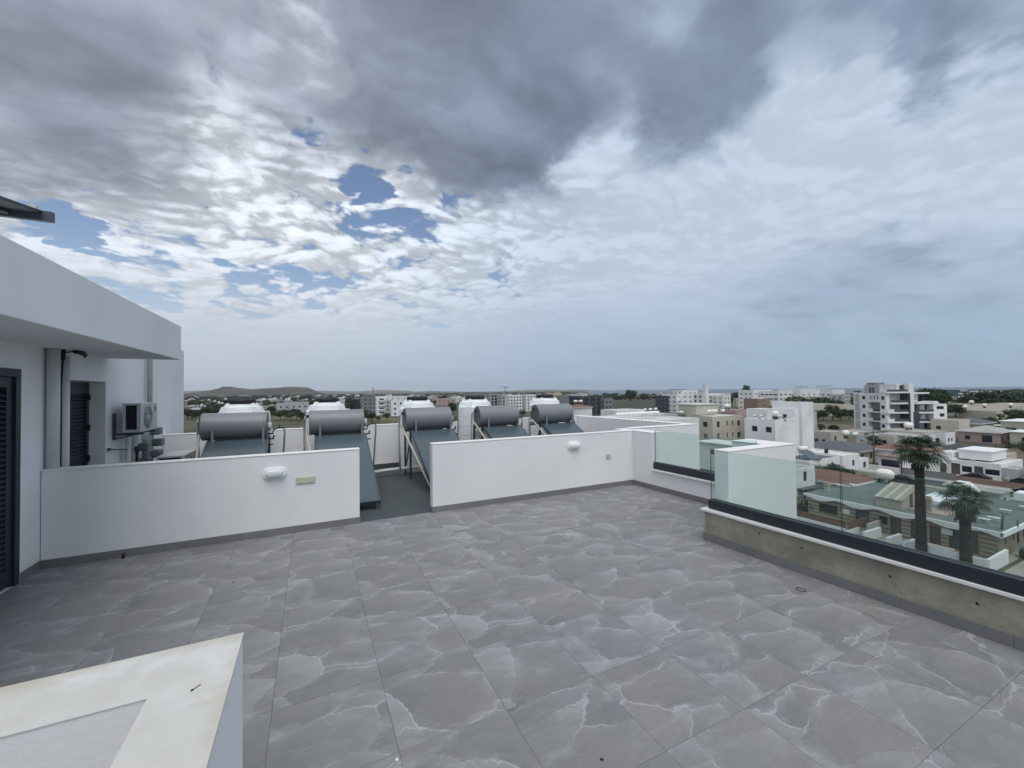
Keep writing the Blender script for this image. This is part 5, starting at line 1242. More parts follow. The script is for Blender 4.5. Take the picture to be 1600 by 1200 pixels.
# grey sloping-roofed long building
gx, gy = at(1150, 150)
gb = bld('long_grey_building', 'long grey building with a wide pale overhanging roof behind the white block', gx, gy-9, 17, 11, 9.6, TGREY, W=[(2+1.9*k, 6.2, 1.0, 1.5, 'win') for k in range(5)], S=[(1.6+2.1*k, 6.4, 1.1, 1.4, 'dark') for k in range(7)], par=0, overhang=.9, roof=ROOFL)
bld('grey_wing', 'low grey wing joined to the right of the long grey building', gx+18, gy-10, 14, 9, 9.8, TGREY, par=0, overhang=.3, roof=ROOFL)
# white round-topped villa houses right centre
v1 = bld('white_house', 'white flat-roofed house with low annex in the middle distance', 96.2, 45.0, 6.6, 8.3, 4.3, TWHITE, S=[(4.2, 1.9, .9, 1.2, 'dark')], W=[(5.2, 2.4, 1.9, .7, 'mid')], roof=ROOFL, par=.25, cat='house')
bld('', '', 0, 0, 4.8, 6.4, 2.9, TWHITE, parent=v1, off=(6.61, .5, 0), S=[(3.2, .9, 1.2, 1.3, 'dark')], W=[], par=.3, roof=ROOFL)
for x_, y_ in ((98.4, 48.8), (105.4, 47.6)): tag(MB().box((x_, y_, GZ+(4.06 if x_ < 100 else 2.61)), (x_+.5, y_+.5, GZ+(5.0 if x_ < 100 else 3.6))).build('chimney', BLACKP), 'small black flue on the %s roof of the white flat-roofed house' % ('main' if x_ < 100 else 'annex'), 'flue')
def hip(name, label, x, y, w, d, h, rise, wall, rmat, S=(), W=(), oh=.6, cat='house', fascia=None, rot=0.):
    r = bld(name, label, x, y, w, d, h, wall, S=S, W=W, par=-1 if False else .01, cat=cat, rot=rot)
    m = MB(); a, b_, c_, e_ = (-oh, -oh, h+.01), (w+oh, -oh, h+.01), (w+oh, d+oh, h+.01), (-oh, d+oh, h+.01)
    if w > d: R0, R1 = (d/2, d/2, h+rise), (w-d/2, d/2, h+rise)
    else: R0, R1 = (w/2, w/2, h+rise), (w/2, d-w/2, h+rise)
    if w > d: fs = [[a, b_, R1, R0], [b_, c_, R1], [c_, e_, R0, R1], [e_, a, R0]]
    else: fs = [[a, b_, R0], [b_, c_, R1, R0], [c_, e_, R1], [e_, a, R0, R1]]
    for f_ in fs: m.face(f_)
    m.face([a, e_, c_, b_]); m.build('roof', rmat, r, world=False)
    fm = MB()
    for p0_, p1_ in ((a, b_), (b_, c_), (c_, e_), (e_, a)): fm.face([(p0_[0], p0_[1], h-.28), (p1_[0], p1_[1], h-.28), (p1_[0], p1_[1], h+.02), (p0_[0], p0_[1], h+.02)])
    fm.build('fascia', fascia or wall, r, world=False)
    return r
hip('beige_house', 'beige house with a dark grey hipped roof and broad pale fascia behind the white house', 114.3, 50.4, 11, 12.5, 3.3, 1.3, TCREAM, ROOFDK, S=[(2.2, 1.0, 1.0, 1.3, 'dark'), (6.2, 1.0, 1.0, 1.3, 'dark')], W=[(2.8, .6, 2.8, 1.9, 'dark'), (8.5, .6, 2, 1.9, 'shut')], oh=1.0)
hip('red_roofed_house', 'house with a low red hipped roof seen through the left part of the long glass', 73.5, 33.8, 8.0, 9.2, 3.3, 1.1, TWHITE, ROOFRED, S=[(2, .8, 1, 1.2, 'dark')], W=[(3, .8, 1.2, 1.2, 'dark'), (6.5, .8, 1.2, 1.2, 'dark')], oh=.7)
for y_, lb in ((36.5, 'dark parasol-like canopy left of the red-roofed house'),): tag(MB().box((66.6, 36.2, GZ+2.6), (71.5, 41.0, GZ+2.75)).build('canopy', ROOFDK), lb, 'canopy')
bld('green_white_house', 'tall narrow pale house at the outer end of the white projecting wall', 66.0, 37.2, 5.5, 7.0, 5.6, TWHITE, W=[(2.0, 3.6, 1.0, 1.5, 'dark'), (2.0, .8, 1.0, 1.6, 'dark')], S=[(2.8, 3.6, .9, 1.5, 'dark'), (2.8, .8, 1, 1.5, 'mid')], roof=ROOFG, par=.2, cat='house')
bld('red_corner_house', 'house with a small red hipped roof corner beside the projecting white wall', 82., 47.5, 7, 8, 3.6, TWHITE, roof=ROOFRED, par=0, overhang=.5, cat='house')
roof_boiler(82.5, 44.9, GZ+5.0, -.2, 'solar boiler with slanted panels right beside the projecting white wall', 1.5)
bld('white_house', 'white house under the slanted solar boiler beside the projecting wall', 80.0, 42.5, 10, 5.5, 5.0, TWHITE, W=[(2.5, 2.6, 1.4, 1.2, 'dark')], roof=ROOFDK, par=.2, cat='house')
# cream building strip behind
bld('cream_house', 'small cream house with a dark doorway right of the stair tower', 140.5, 68.5, 9, 5, 4.6, TCREAM, W=[(2, .9, .9, 1.4, 'dark'), (4, .2, 1.2, 2.2, 'door')], S=[(2.4, 1.0, 1.2, 2.3, 'door')], par=.3, cat='house')
bld('cream_house', 'cream walled annex behind the dark hipped roof', 150.5, 66.5, 12, 6, 4.2, TCREAM, S=[(3, 1.2, 1.1, 1.2, 'dark')], par=.3, cat='house')
barrel(127.0, 58.5, GZ+4.6, 'cream oval tank above the dark hipped roof of the beige house', .85, 1.2, .3)
roof_boiler(126, 56, GZ+4.4, 0, 'flat solar panels on the dark hipped roof of the beige house', 1.4)
# garage with rust-red roof, low walls, pole
gr = bld('garage', 'open garage with a brown pitched roof left of the tall palm crown', 112.5, 41.6, 5.2, 4.2, 2.9, TWHITE, W=[(2.1, .01, 3.2, 2.3, 'dark')], S=[], par=0, overhang=.4, roof=TBROWN, cat='garage')
hip('red_roofed_house', 'white gabled house with a red roof behind the garage', 121.5, 40.5, 9, 10.5, 3.5, 1.2, TWHITE, ROOFRED, W=[(4, 1, 1, 1.2, 'dark')], oh=.5)
tag(MB().tube([(111.4, 46.1, GZ), (111.4, 46.1, GZ+9.8)], .17, 8, r1=.11).build('utility_pole', BARK), 'dark wooden utility pole between the white house and the garage', 'utility pole')
r = empty('utility_pole', (109.9, 40.9, GZ), 'second thin pole beside the brown-roofed garage', 'utility pole'); MB().tube([(109.9, 40.9, GZ), (109.9, 40.9, GZ+6.8)], .13, 6).build('pole', BARK, r)
garden_wall('garden_wall', (110.6, 33.0), (110.6, 41.2), 1.3, TDGREY, 'grey-brown wall behind the tall palm along the far pavement')
garden_wall('garden_wall', (110.4, 41.4), (110.4, 47.5), 1.1, TWHITE, 'pale low wall in front of the garage')
# white house on the right across the street
wr = bld('white_house', 'white single-storey house with dark shutters and roof terrace across the street at right', 117.5, 29.1, 12, 7.0, 3.15, TWHITE, W=[(6.1, .25, 1.3, 2.2, 'door'), (4.5, .9, 1.4, 1.2, 'dark'), (2.9, .2, 1.2, 2.1, 'door'), (1.1, .95, 1.9, 1.05, 'dark')], S=[(3, .9, 1.2, 1.1, 'dark')], par=.3, roof=ROOFL, cat='house')
bld('', '', 0, 0, 8.0, 4.6, 1.7, TWHITE, parent=wr, off=(3.4, 2.0, 3.15), par=0, overhang=.2, roof=TWHITE, pname='upper_room')
bld('', '', 0, 0, 9, 4.4, 2.9, TWHITE, parent=wr, off=(.3, 7.01, 0), W=[(1.0, .1, 1.0, 2.0, 'door')], par=.25, roof=ROOFL)
bld('', '', 0, 0, 5, 1.8, 4.3, TWHITE, parent=wr, off=(2.4, 7.2, 0), par=.1, roof=ROOFL, pname='chimney_wall')
bld('', '', 0, 0, 4, 1.9, 2.5, TGREY, parent=wr, off=(.2, -1.95, 0), par=.1, roof=ROOFG, pname='side_store')
MB().box((4.8, 3.5, 3.16), (5.0, 3.7, 4.5)).box((4.2, 3.5, 4.1), (5.6, 3.7, 4.2)).tube([(1.5, 3.8, 3.2), (1.5, 4.4, 3.2)], .3, 6).build('aerial', TPINK, wr, world=False)
bld('white_house', 'partly hidden white house at the right edge of the picture across the street', 118.2, 20.5, 10, 5.6, 3.3, TWHITE, W=[(3.6, .3, 1.6, 2.2, 'dark'), (1.6, .9, 1.4, 1.2, 'dark')], par=.3, roof=ROOFG, cat='house')
garden_wall('front_wall', (111.0, 20.), (111.0, 34.0), .95, TBROWN, 'low brown-red front wall of the white house across the street', .3)
garden_wall('front_wall', (111.0, 36.0), (111.0, 38.3), .95, TBROWN, 'short brown-red wall piece beside the steps of the white house', .3)
c_ = empty('parked_car', (114.4, 31.6, GZ+.01), 'black car parked against the white house across the street', 'car', None, PI/2); car(c_, CARD, 4.0, 1.7)
c_ = empty('parked_car', (115.6, 26.0, GZ+.01), 'dark car half hidden beside the grey store of the white house', 'car', None, PI/2); car(c_, CARD, 3.6, 1.6)
c_ = empty('parked_car', (113.9, 43.5, GZ+.01), 'dark car standing inside the brown-roofed garage', 'car', None, 0); car(c_, CARD, 3.9, 1.6)
c_ = empty('parked_car', (94.6, 41.0, GZ+.01), 'dark car parked near the red-roofed house by the road', 'car', None, PI/2); car(c_, CARD, 4.2, 1.7)
tag(MB().lathe([(.2, 0), (.45, .3), (.5, .8), (.3, 1.15), (.32, 1.25)], (111.0, 26.9, GZ+.95), 10).build('urn', TAN), 'round stone urn on the brown front wall of the white house', 'urn')
x_, y_ = at(1463, 150); barrel(x_, y_, GZ+5.4, 'large white rounded tank on a roof behind the tall palm', 1.3, 2.1, .2); bld('white_house', 'white house with brown trim below the large rounded tank', x_-2, y_-5, 8, 7, 5.3, TWHITE, W=[(2, 2.6, 2.2, 1.4, 'dark')], S=[(3.5, 2.8, 3.2, 1.4, 'dark')], par=.25, cat='house', roof=TBROWN)
x_, y_ = at(1418, 135); barrel(x_, y_, GZ+3.9, 'white rounded tank just above the crown of the tall palm', 1.0, 1.5, -.2); bld('flat_house', 'flat pale house behind the tall palm crown', x_-5, y_-5, 12, 10, 3.8, TBEIGE, par=.2, cat='house', roof=ROOFG, W=[(3, 1, 1.4, 1.2, 'dark')], S=[(3, 1, 1.4, 1.2, 'dark'), (8, 1, 1.4, 1.2, 'dark')])
# old houses and beige block on the right, middle distance
bld('beige_house', 'tall beige house with a brown vertical strip right of the big apartment block', 195.5, 57.5, 9.5, 7, 6.6, TBEIGE, W=[(2.0, .6, 1.0, 2.0, 'dark'), (5, 3.2, 1.2, 1.2, 'dark')], S=[(5.0, 1.0, 2.2, 1.8, 'dark')], par=.2, cat='house')
hip('old_house', 'old grey-brown house with a low gabled roof on the right', 191, 47.5, 12, 9, 3.6, 1.6, TPINK, ROOFG, S=[(3, .8, 1.4, 1.4, 'dark'), (8, .8, 1.4, 1.4, 'dark')], W=[(2.5, .3, 2.2, 2.2, 'dark'), (6.8, .8, 1.2, 1.3, 'dark')], fascia=TWHITE)
hip('old_house', 'pale house with a dark roof and roof tanks above the old grey-brown house', 206, 55.5, 13, 9, 5.2, 1.6, TBEIGE, ROOFDK, S=[(3, 2.2, 2.5, 1.6, 'dark')], W=[(4.5, 2.4, 3, 1.6, 'dark')], fascia=TWHITE)
bld('beige_house', 'wide beige two-level house near the right edge with a white cornice', 209, 43.5, 18, 8, 6.1, TBEIGE, W=[(2.2, 3.4, 1.8, 1.4, 'mid'), (5.8, 3.2, 2.4, 1.0, 'mid')], S=[(5, 3.0, 3, 1.2, 'mid')], par=0, overhang=.4, roof=TWHITE, cat='house')
bld('beige_house', 'low beige house with a long wall at the far right edge', 192, 35.5, 10, 10, 3.9, TBEIGE, W=[(2.5, 1.2, 2.5, 1.3, 'mid'), (7, 1.2, 1.5, 1.3, 'dark')], par=0, overhang=.4, roof=TWHITE, cat='house')
for px, dp, hh, lb in ((1517, 205, 10.2, 'white round tank on top of the dark-roofed pale house'), (1537, 208, 8.4, 'pale tank right of the dark-roofed house, above the beige cornice'), (1578, 200, 8.8, 'cream tank on the wide beige house near the right edge'), (1507, 200, 8.1, 'domed cream tank left of the dark roof on the right')):
    x_, y_ = at(px, dp); barrel(x_, y_, GZ+hh-1.6, lb, .95, 1.3, .3)
def vault(name, label, px0, px1, dep, h, rise, d, mat_):
    x0, y0 = at(px0, dep); x1, y1 = at(px1, dep*1.02); a = Vector((x0, y0, 0)); b_ = Vector((x1, y1, 0)); L_ = (b_-a).length; u = (b_-a)/L_; n = Vector((-u.y, u.x, 0))
    if n.dot(a) < 0: n = -n
    r = empty(name, (x0, y0, GZ), label, 'warehouse'); m = MB(); N2 = 10
    P_ = [(L_*k/N2, h+rise*math.sin(PI*k/N2)) for k in range(N2+1)]
    for k in range(N2):
        p0_, p1_ = a+u*P_[k][0], a+u*P_[k+1][0]; m.face([(*p0_.xy, GZ+P_[k][1]), (*p1_.xy, GZ+P_[k+1][1]), (*(p1_+n*d).xy, GZ+P_[k+1][1]), (*(p0_+n*d).xy, GZ+P_[k][1])])
    m.build('roof', mat_, r); m = MB(); q = [a+u*t for t, z in P_]
    m.face([(*a.xy, GZ), (*b_.xy, GZ)]+[(*q[k].xy, GZ+P_[k][1]-.02) for k in range(N2, -1, -1)]); m.face([(*a.xy, GZ), (*(a+n*d).xy, GZ), (*(a+n*d).xy, GZ+h-.02), (*a.xy, GZ+h-.02)]); m.build('wall', TBEIGE, r); return r
vault('warehouse', 'large beige vaulted warehouse roof at the right edge of the picture', 1555, 1720, 225, 4.0, 3.9, 60, TAN)
vault('warehouse', 'low beige warehouse roof behind the stair tower, left of the big apartment block', 1262, 1345, 260, 6.0, 1.6, 40, TAN)
o = MB().box((150, 84, GZ+.003), (232, 132, GZ+.006)).build('dirt_lot', SOIL); tag(o, kind='structure')
o = MB().box((130, 22, GZ+.003), (190, 46, GZ+.006)).build('dirt_lot', SOIL); tag(o, kind='structure')
garden_wall('long_wall', (186, 101), (168, 118), 2.2, TAN, 'long beige wall in front of the bushes left of the big apartment block', .3)
garden_wall('long_wall', (150, 72), (181, 72), 1.8, TCREAM, 'cream wall running in front of the big apartment block', .3)
# more low roofs in the foreground band (between the palms and the big block)
for i, (px, dp, w_, d_, h_, wm, rm, lb) in enumerate((
  (1352, 128, 12, 8, 3.6, TWHITE, ROOFDK, 'low house with dark shallow roofs below the big apartment block'),
  (1395, 122, 10, 7, 3.4, TBEIGE, ROOFL, 'low beige flat house under the big apartment block'),
  (1300, 125, 9, 7, 3.5, TCREAM, ROOFG, 'cream bungalow left of the dark hipped roof'),
  (1440, 118, 8, 8, 3.6, TWHITE, ROOFL, 'white bungalow directly behind the tall palm crown'),
  (1285, 92, 8, 6, 3.3, TWHITE, ROOFDK, 'white arched-porch bungalow behind the white flat-roofed house'),
  (1475, 126, 7, 5, 3.6, TWHITE, TBROWN, 'white house with brown parapet trim above the white house across the street'),
  (1560, 150, 9, 5, 3.2, TBEIGE, ROOFG, 'long low grey wall-like building at right before the dirt lot'))):
    x_, y_ = at(px, dp); bld('bungalow', lb, x_, y_, w_, d_, h_, wm, S=grid(w_, 2, 1, .9, 3, 1.2, 1.1, 'dark'), W=grid(d_, 2, 1, .9, 3, 1.0, 1.1, 'dark'), par=.25 if i % 2 else 0, overhang=.4, roof=rm, cat='house')

shrub = [leaf_cloud('shrub', [(0, 0, .5, .5, .9), (.3, .1, .35, .35, .9), (-.28, -.1, .38, .33, .9)], 420, .06, 40+i, [lm]) for i, lm in enumerate((LEAFD, LEAFM, LEAFD))]
rs = random.Random(3)
for i, (x0, y0, x1, y1, n_, where) in enumerate(((84, 36, 98, 44, 12, 'near the road beyond the red-roofed house'), (60.5, 35, 66, 40, 5, 'between the long house and the narrow pale house'), (128, 30, 139, 60, 16, 'behind the houses across the street'), (104, 60, 130, 70, 14, 'in the gardens below the white stair tower'), (150, 56, 186, 66, 22, 'in front of the big apartment block'), (168, 30, 190, 44, 14, 'on the dirt lot at right'))):
    for _ in range(n_):
        k = rs.randrange(3); q = rs.uniform(1.0, 3.0); o = inst('shrub', shrub[k], None, (rs.uniform(x0, x1), rs.uniform(y0, y1), GZ), (0, 0, rs.uniform(0, 6)), (q*1.3, q*1.3, q)); tag(o, ('dark' if k != 1 else 'mid-green')+' garden shrub '+where, 'shrub', ('dark' if k != 1 else 'mid-green')+' garden shrubs '+where)
for i, (x_, y_, rz, pm, lb) in enumerate(((100.1, 37, PI/2, CARD, 'dark car at the near kerb beyond the long house roof'), (102.3, 30, PI/2, CARW, 'white car on the street behind the sheeted pile'), (106.2, 23, PI/2, CARD, 'dark car on the far side of the street at right'), (128.5, 37.5, 0, CARW, 'white car parked behind the white house across the street'))):
    car(empty('parked_car', (x_, y_, GZ+.14 if i == 0 else GZ+.01), lb, 'car', None, rz), pm)
for i, (x_, y_, w_, d_, h_, wm, lb) in enumerate(((88, 22, 4, 3, 2.6, TGREY, 'small grey shed behind the long house'), (90, 37, 5, 3.5, 2.8, TBEIGE, 'small beige shed by the road beyond the red-roofed house'), (133, 44, 6, 4, 3.0, TWHITE, 'low white outbuilding behind the brown-roofed garage'), (136, 33, 7, 5, 3.0, TBEIGE, 'low beige outbuilding at the edge of the dirt lot'), (158, 58, 8, 6, 3.4, TWHITE, 'low white flat-roofed house before the big apartment block'), (170, 60, 8, 6, 3.2, TBEIGE, 'low beige flat-roofed house near the car park of the big block'))):
    bld('shed', lb, x_, y_, w_, d_, h_, wm, S=[(w_*.5, .8, 1.0, 1.1, 'dark')], W=[(d_*.5, .1, .9, 2.0, 'door')], par=.2 if i % 2 else 0, overhang=.3, roof=ROOFG, cat='shed')
# ---------- farther buildings
def far_block(px, dep, w, d, h, wall, label, fl, cols, name='apartment_block', k='dark', rot=0., roof=ROOFG, group=None, W=True, ww=1.4, wh=1.4, S=True):
    x_, y_ = at(px, dep); fh = (h-1)/fl
    return bld(name, label, x_, y_, w, d, h, wall, S=grid(w, cols, fl, 1.0, fh, ww, wh, k, .6) if S else (), W=grid(d, max(1, int(d/4)), fl, 1.0, fh, ww, wh, k, .6) if W else (), rot=rot, roof=roof, group=group)
R0 = math.radians
far_block(433, 352, 14.5, 9, 9.6, TGREY, 'left one of two low grey-beige apartment houses seen between the first two boilers', 2, 3, rot=R0(8))
far_block(453, 345, 14.5, 10, 10.4, TGREY, 'right one of two low grey-beige apartment houses seen between the first two boilers', 2, 3, rot=R0(8))
far_block(420, 365, 6.5, 10, 7.5, TPINK, 'small dim house left of the two low apartment houses', 2, 1, rot=R0(8))
far_block(566, 342, 12.5, 10, 14.2, TDGREY, 'slate-grey apartment block with balconies left of the white balconied one', 4, 3, rot=R0(2))
b1 = far_block(588, 308, 7.5, 14, 14.6, TWHITE, 'white apartment block with dark stacked balconies left of the middle boiler', 4, 1, ww=3.4, wh=2.0, rot=R0(-4))
for f_ in range(4): lbox(b1, 'balcony', (1.2, -1.2, .9+f_*3.4), (6.0, -.01, 1.9+f_*3.4), TWHITE)
far_block(600, 310, 5.5, 10, 12.2, TGREY, 'grey wing in the middle of the white balconied block', 4, 1, rot=R0(-4), k='mid')
far_block(611, 305, 14, 10, 12.4, TWHITE, 'plain pale apartment block right behind the middle boiler', 3, 3, rot=R0(-4), k='dark')
far_block(588, 372, 34, 14, 14.2, TWHITE, 'long low white roofline behind the balconied blocks', 4, 6, k='mid')
far_block(540, 420, 14, 10, 11, NAVYNET, 'dark unfinished block under netting left of the slate-grey block', 3, 3)
far_block(676, 520, 30, 14, 9, TPINK, 'low rosy building behind the third boiler', 2, 5)
far_block(733, 420, 18, 12, 17.2, TDGREY, 'dark-topped building rising above the fourth tank', 4, 4, k='mid')
far_block(766, 380, 14, 10, 14.8, TGREY, 'unfinished concrete frame block with many openings left of the white pair', 5, 4, ww=2.4, wh=2.2)
far_block(784, 372, 9, 10, 13.8, TGREY, 'narrow grey frame block beside the unfinished concrete block', 4, 3, ww=1.6, wh=2.0)
far_block(796, 355, 12.4, 9, 14.4, TWHITE, 'left one of the pair of white apartment blocks with small dark windows', 5, 4, ww=1.5, wh=1.3)
far_block(822, 358, 13.5, 9, 14.6, TWHITE, 'right one of the pair of white apartment blocks with small dark windows', 5, 4, ww=1.5, wh=1.3)
far_block(860, 400, 13, 10, 14.8, TYELL, 'ochre-topped block behind the last white tank', 4, 3)
far_block(876, 350, 12, 10, 13.5, TDGREY, 'dark blue-grey block right of the last tank', 4, 4, k='mid')
far_block(892, 362, 8, 10, 14.4, TGREY, 'grey narrow tower-like block left of the netted building', 4, 2)
n1_ = far_block(906, 296, 24, 14, 13.6, NAVYNET, 'dark navy building wrapped in construction netting with pale floor bands', 3, 1, W=False, S=False)
for f_ in range(4): lbox(n1_, 'floor_band', (-.06, -.10, 3.1+f_*3.1), (24.1, -.01, 3.25+f_*3.1), TDGREY); lbox(n1_, 'floor_band', (-.1, -.06, 3.1+f_*3.1), (-.01, 14.0, 3.25+f_*3.1), TDGREY)
for q in (2, 8, 14, 20): lbox(n1_, 'scaffold_post', (q, -.22, 0), (q+.15, -.11, 15.2), TGREY)
bld('', '', 0, 0, 6, 5, 2.2, TGREY, parent=n1_, off=(3, 3, 13.6), par=.1, pname='roof_room')
far_block(944, 300, 8, 9, 12, TDGREY, 'scaffolded grey wing to the right of the netted building', 3, 2)
hr = hip('red_roofed_house', 'red-roofed house with two white tanks right of the last boiler', *at(898, 235), 12, 10, 8.2, 1.6, TWHITE, ROOFRED)
for q, lb in ((899, 'left'), (907, 'right')):
    x_, y_ = at(q, 232); barrel(x_, y_, GZ+10.4, '%s one of two small white tanks above the red-roofed house' % lb, .8, 1.3)
# white resort complex with chimney-like tower
far_block(1042, 318, 12, 12, 13.0, TBLUE, 'dark glassy block at the left end of the white complex', 4, 4, k='mid', ww=1.8)
c1_ = far_block(1057, 312, 24, 14, 14.5, TWHITE, 'white stepped complex with slanted walls left of the tapering tower', 4, 4, k='mid', ww=2.2, wh=1.2)
far_block(1066, 330, 18, 10, 17.2, TWHITE, 'upper white level with a dark canopy behind the stepped complex', 5, 3, k='mid')
lbox(c1_, 'canopy', (2, 4, 17.6), (14, 9, 17.9), BLACKP)
sl_ = MB(); sl_.face([(0, -.5, 8.5), (1.4, -.5, 8.5), (7.5, -.5, 14.5), (6.1, -.5, 14.5)]); sl_.face([(0, -.5, 8.5), (6.1, -.5, 14.5), (6.1, 1, 14.5), (0, 1, 8.5)]); sl_.face([(1.4, -.5, 8.5), (7.5, -.5, 14.5), (7.5, 1, 14.5), (1.4, 1, 8.5)]); sl_.build('slanted_wall', TWHITE, c1_, world=False)
x_, y_ = at(1102, 300); m = MB().prism([(-1.5, -1.5), (1.5, -1.5), (1.5, 1.5), (-1.5, 1.5)], 0, 17); m.prism([(-1.15, -1.15), (1.15, -1.15), (1.15, 1.15), (-1.15, 1.15)], 17, 21.4)
r = empty('chapel_tower', (x_, y_, GZ), 'slender white tapering tower rising above the skyline', 'tower')
tm = MB(); A = [(-1.9, -1.9, 0), (1.9, -1.9, 0), (1.9, 1.9, 0), (-1.9, 1.9, 0)]; B = [(-1.2, -1.2, 21.0), (1.2, -1.2, 21.0), (1.2, 1.2, 21.0), (-1.2, 1.2, 21.0)]
for k in range(4): j = (k+1) % 4; tm.face([A[k], A[j], B[j], B[k]])
tm.face(B); tm.build('shaft', TWHITE, r, world=False); lbox(r, 'cap', (-1.3, -1.3, 21.0), (1.3, 1.3, 21.5), TWHITE)
c2_ = far_block(1106, 308, 20, 14, 14.4, TWHITE, 'white apartment wing right of the tapering tower', 4, 5, ww=1.6, wh=1.9)
sl_ = MB(); sl_.face([(1, -.5, 13.0), (2.6, -.5, 13.8), (9.5, -.5, 9.6), (9.5, -.5, 8.6)]); sl_.face([(1, -.5, 13.0), (2.6, -.5, 13.8), (2.6, .5, 13.8), (1, .5, 13.0)]); sl_.build('slanted_wall', TWHITE, c2_, world=False)
far_block(1130, 300, 8, 10, 13.2, TWHITE, 'arched-roof white end block of the complex near the dark trees', 4, 2, k='mid')
far_block(1126, 200, 8, 7, 8.0, TCREAM, 'small cream house with a white tank between beige block and white wing', 2, 2); x_, y_ = at(1136, 198); barrel(x_, y_, GZ+8., 'white tank on the small cream house beside the white wing', 1.1, 2.0)
# long white modern complex on the skyline
far_block(1177, 352, 26, 14, 16.6, TWHITE, 'left third of the long white modern complex, behind the brown-clad block', 4, 4, k='dark', ww=1.8, wh=1.0)
far_block(1216, 340, 20, 16, 15.6, TWHITE, 'middle part of the long white complex with stacked dark slots', 4, 3, k='dark', ww=3.0, wh=1.1)
far_block(1250, 345, 42, 18, 17.0, TWHITE, 'wide upper right part of the long white complex on the skyline', 3, 5, k='dark', ww=1.6, wh=1.2, W=False)
far_block(1300, 350, 20, 18, 16.2, TWHITE, 'rightmost low part of the long white complex above the dark trees', 3, 3, k='dark', ww=2.2, wh=1.1)
br_ = far_block(1183, 282, 14, 10, 10.8, TBROWN, 'brown-clad two-storey block with white roof strip in front of the complex', 2, 1, W=False); lbox(br_, 'roof_strip', (.5, .3, 10.82), (7.5, 5, 11.2), TANKW); lbox(br_, 'floor_band', (-.1, -.08, 6.8), (14.1, -.01, 7.3), TPINK)
far_block(1318, 300, 9, 9, 12.8, TGREY, 'glassy grey block half hidden left of the big apartment block', 4, 3, k='mid')
for px, dp, w_, lb in ((1252, 352, 9, 'left'), (1285, 356, 16, 'right')):
    x_, y_ = at(px, dp); r = empty('roof_pergola', (x_, y_, GZ+17.1), '%s dark pergola on top of the long white complex' % lb, 'pergola')
    lbox(r, 'roof', (0, 0, 2.0), (w_, 5, 2.3), TBLUE)
    for u_ in (.3, w_-.5): lbox(r, 'post', (u_, .3, 0), (u_+.2, .5, 2.0), TGREY); lbox(r, 'post', (u_, 4.5, 0), (u_+.2, 4.7, 2.0), TGREY)
# right skyline
far_block(1478, 318, 22, 14, 15.2, TEALNET, 'teal-netted unfinished block on the right skyline', 4, 1, W=False, S=False)
far_block(1472, 290, 24, 14, 10.5, TPINK, 'rosy-brown apartment row behind the dark trees right of the big block', 3, 5, W=True)
far_block(1500, 272, 12, 9, 8.6, TYELL, 'ochre house with arches beside the dark trees', 2, 3)
far_block(1540, 420, 16, 12, 13, TWHITE, 'pale apartment row on the right skyline left of the flat dark trees', 4, 4)
far_block(1500, 390, 20, 12, 11.4, TWHITE, 'low white row on the right skyline', 3, 6)
far_block(1588, 300, 14, 12, 12.2, TPINK, 'pinkish-red block at the right end of the skyline', 3, 3)
far_block(1562, 380, 14, 8, 10.6, TWHITE, 'white low house between the skyline trees at right', 2, 4)
# tower crane on the skyline and one more far mast
x_, y_ = at(789, 900); r = empty('tower_crane', (x_, y_, GZ), 'tower crane on the skyline above the white pair of blocks', 'crane')
MB().box((-.6, -.6, 0), (.6, .6, 29)).build('mast', TDGREY, r, world=False); MB().box((-16, -.35, 26.0), (7, .35, 26.9)).build('jib', TDGREY, r, world=False); MB().box((4, -.6, 24.8), (7, .6, 26.0)).build('counterweight', TDGREY, r, world=False)
x_, y_ = at(583, 1400); tag(MB().box((x_-1.5, y_-1.5, GZ), (x_+1.5, y_+1.5, GZ+34)).build('mast', TDGREY), 'thin distant mast in front of the low hills', 'mast')
# ---------- scattered far town
protos = []
for i in range(6):
    m = MB(); w_, d_, h_ = [(11, 9, 6.5), (14, 10, 3.6), (9, 9, 9.5), (18, 10, 6.8), (12, 12, 3.4), (22, 12, 9.8)][i]
    m.box((-w_/2, -d_/2, 0), (w_/2, d_/2, h_), 0, 't'); m.face([(-w_/2, -d_/2, h_), (w_/2, -d_/2, h_), (w_/2, d_/2, h_), (-w_/2, d_/2, h_)], 1)
    if i in (1, 4):
        a, b_, c_, e_, t_ = (-w_/2-.5, -d_/2-.5, h_), (w_/2+.5, -d_/2-.5, h_), (w_/2+.5, d_/2+.5, h_), (-w_/2-.5, d_/2+.5, h_), (0, 0, h_+2)
        for f_ in ((a, b_, t_), (b_, c_, t_), (c_, e_, t_), (e_, a, t_)): m.face(f_, 1)
    for f_ in range(max(1, int(h_/3))):
        for q in range(int(w_/3.2)): 
            xx = -w_/2+1.6+q*3.2; m.box((xx-.7, -d_/2-.05, 1+f_*3.1), (xx+.7, -d_/2+.0, 2.4+f_*3.1), 2, 'n')
        for q in range(int(d_/4)):
            yy = -d_/2+2+q*4; m.box((-w_/2-.05, yy-.6, 1+f_*3.1), (-w_/2, yy+.6, 2.4+f_*3.1), 2, 'e')
    m.box((w_*.1, 0, h_), (w_*.3, d_*.2, h_+1.6), 3)
    protos.append([m.mesh('town_house', [wm, rm, GLASSD, TWHITE]) for wm, rm in ((TWHITE, ROOFL if i not in (1, 4) else ROOFRED), (TBEIGE, ROOFG if i not in (1, 4) else ROOFRED), (TGREY, ROOFG), (TPINK, ROOFG))])
rnd = random.Random(21); taken = []
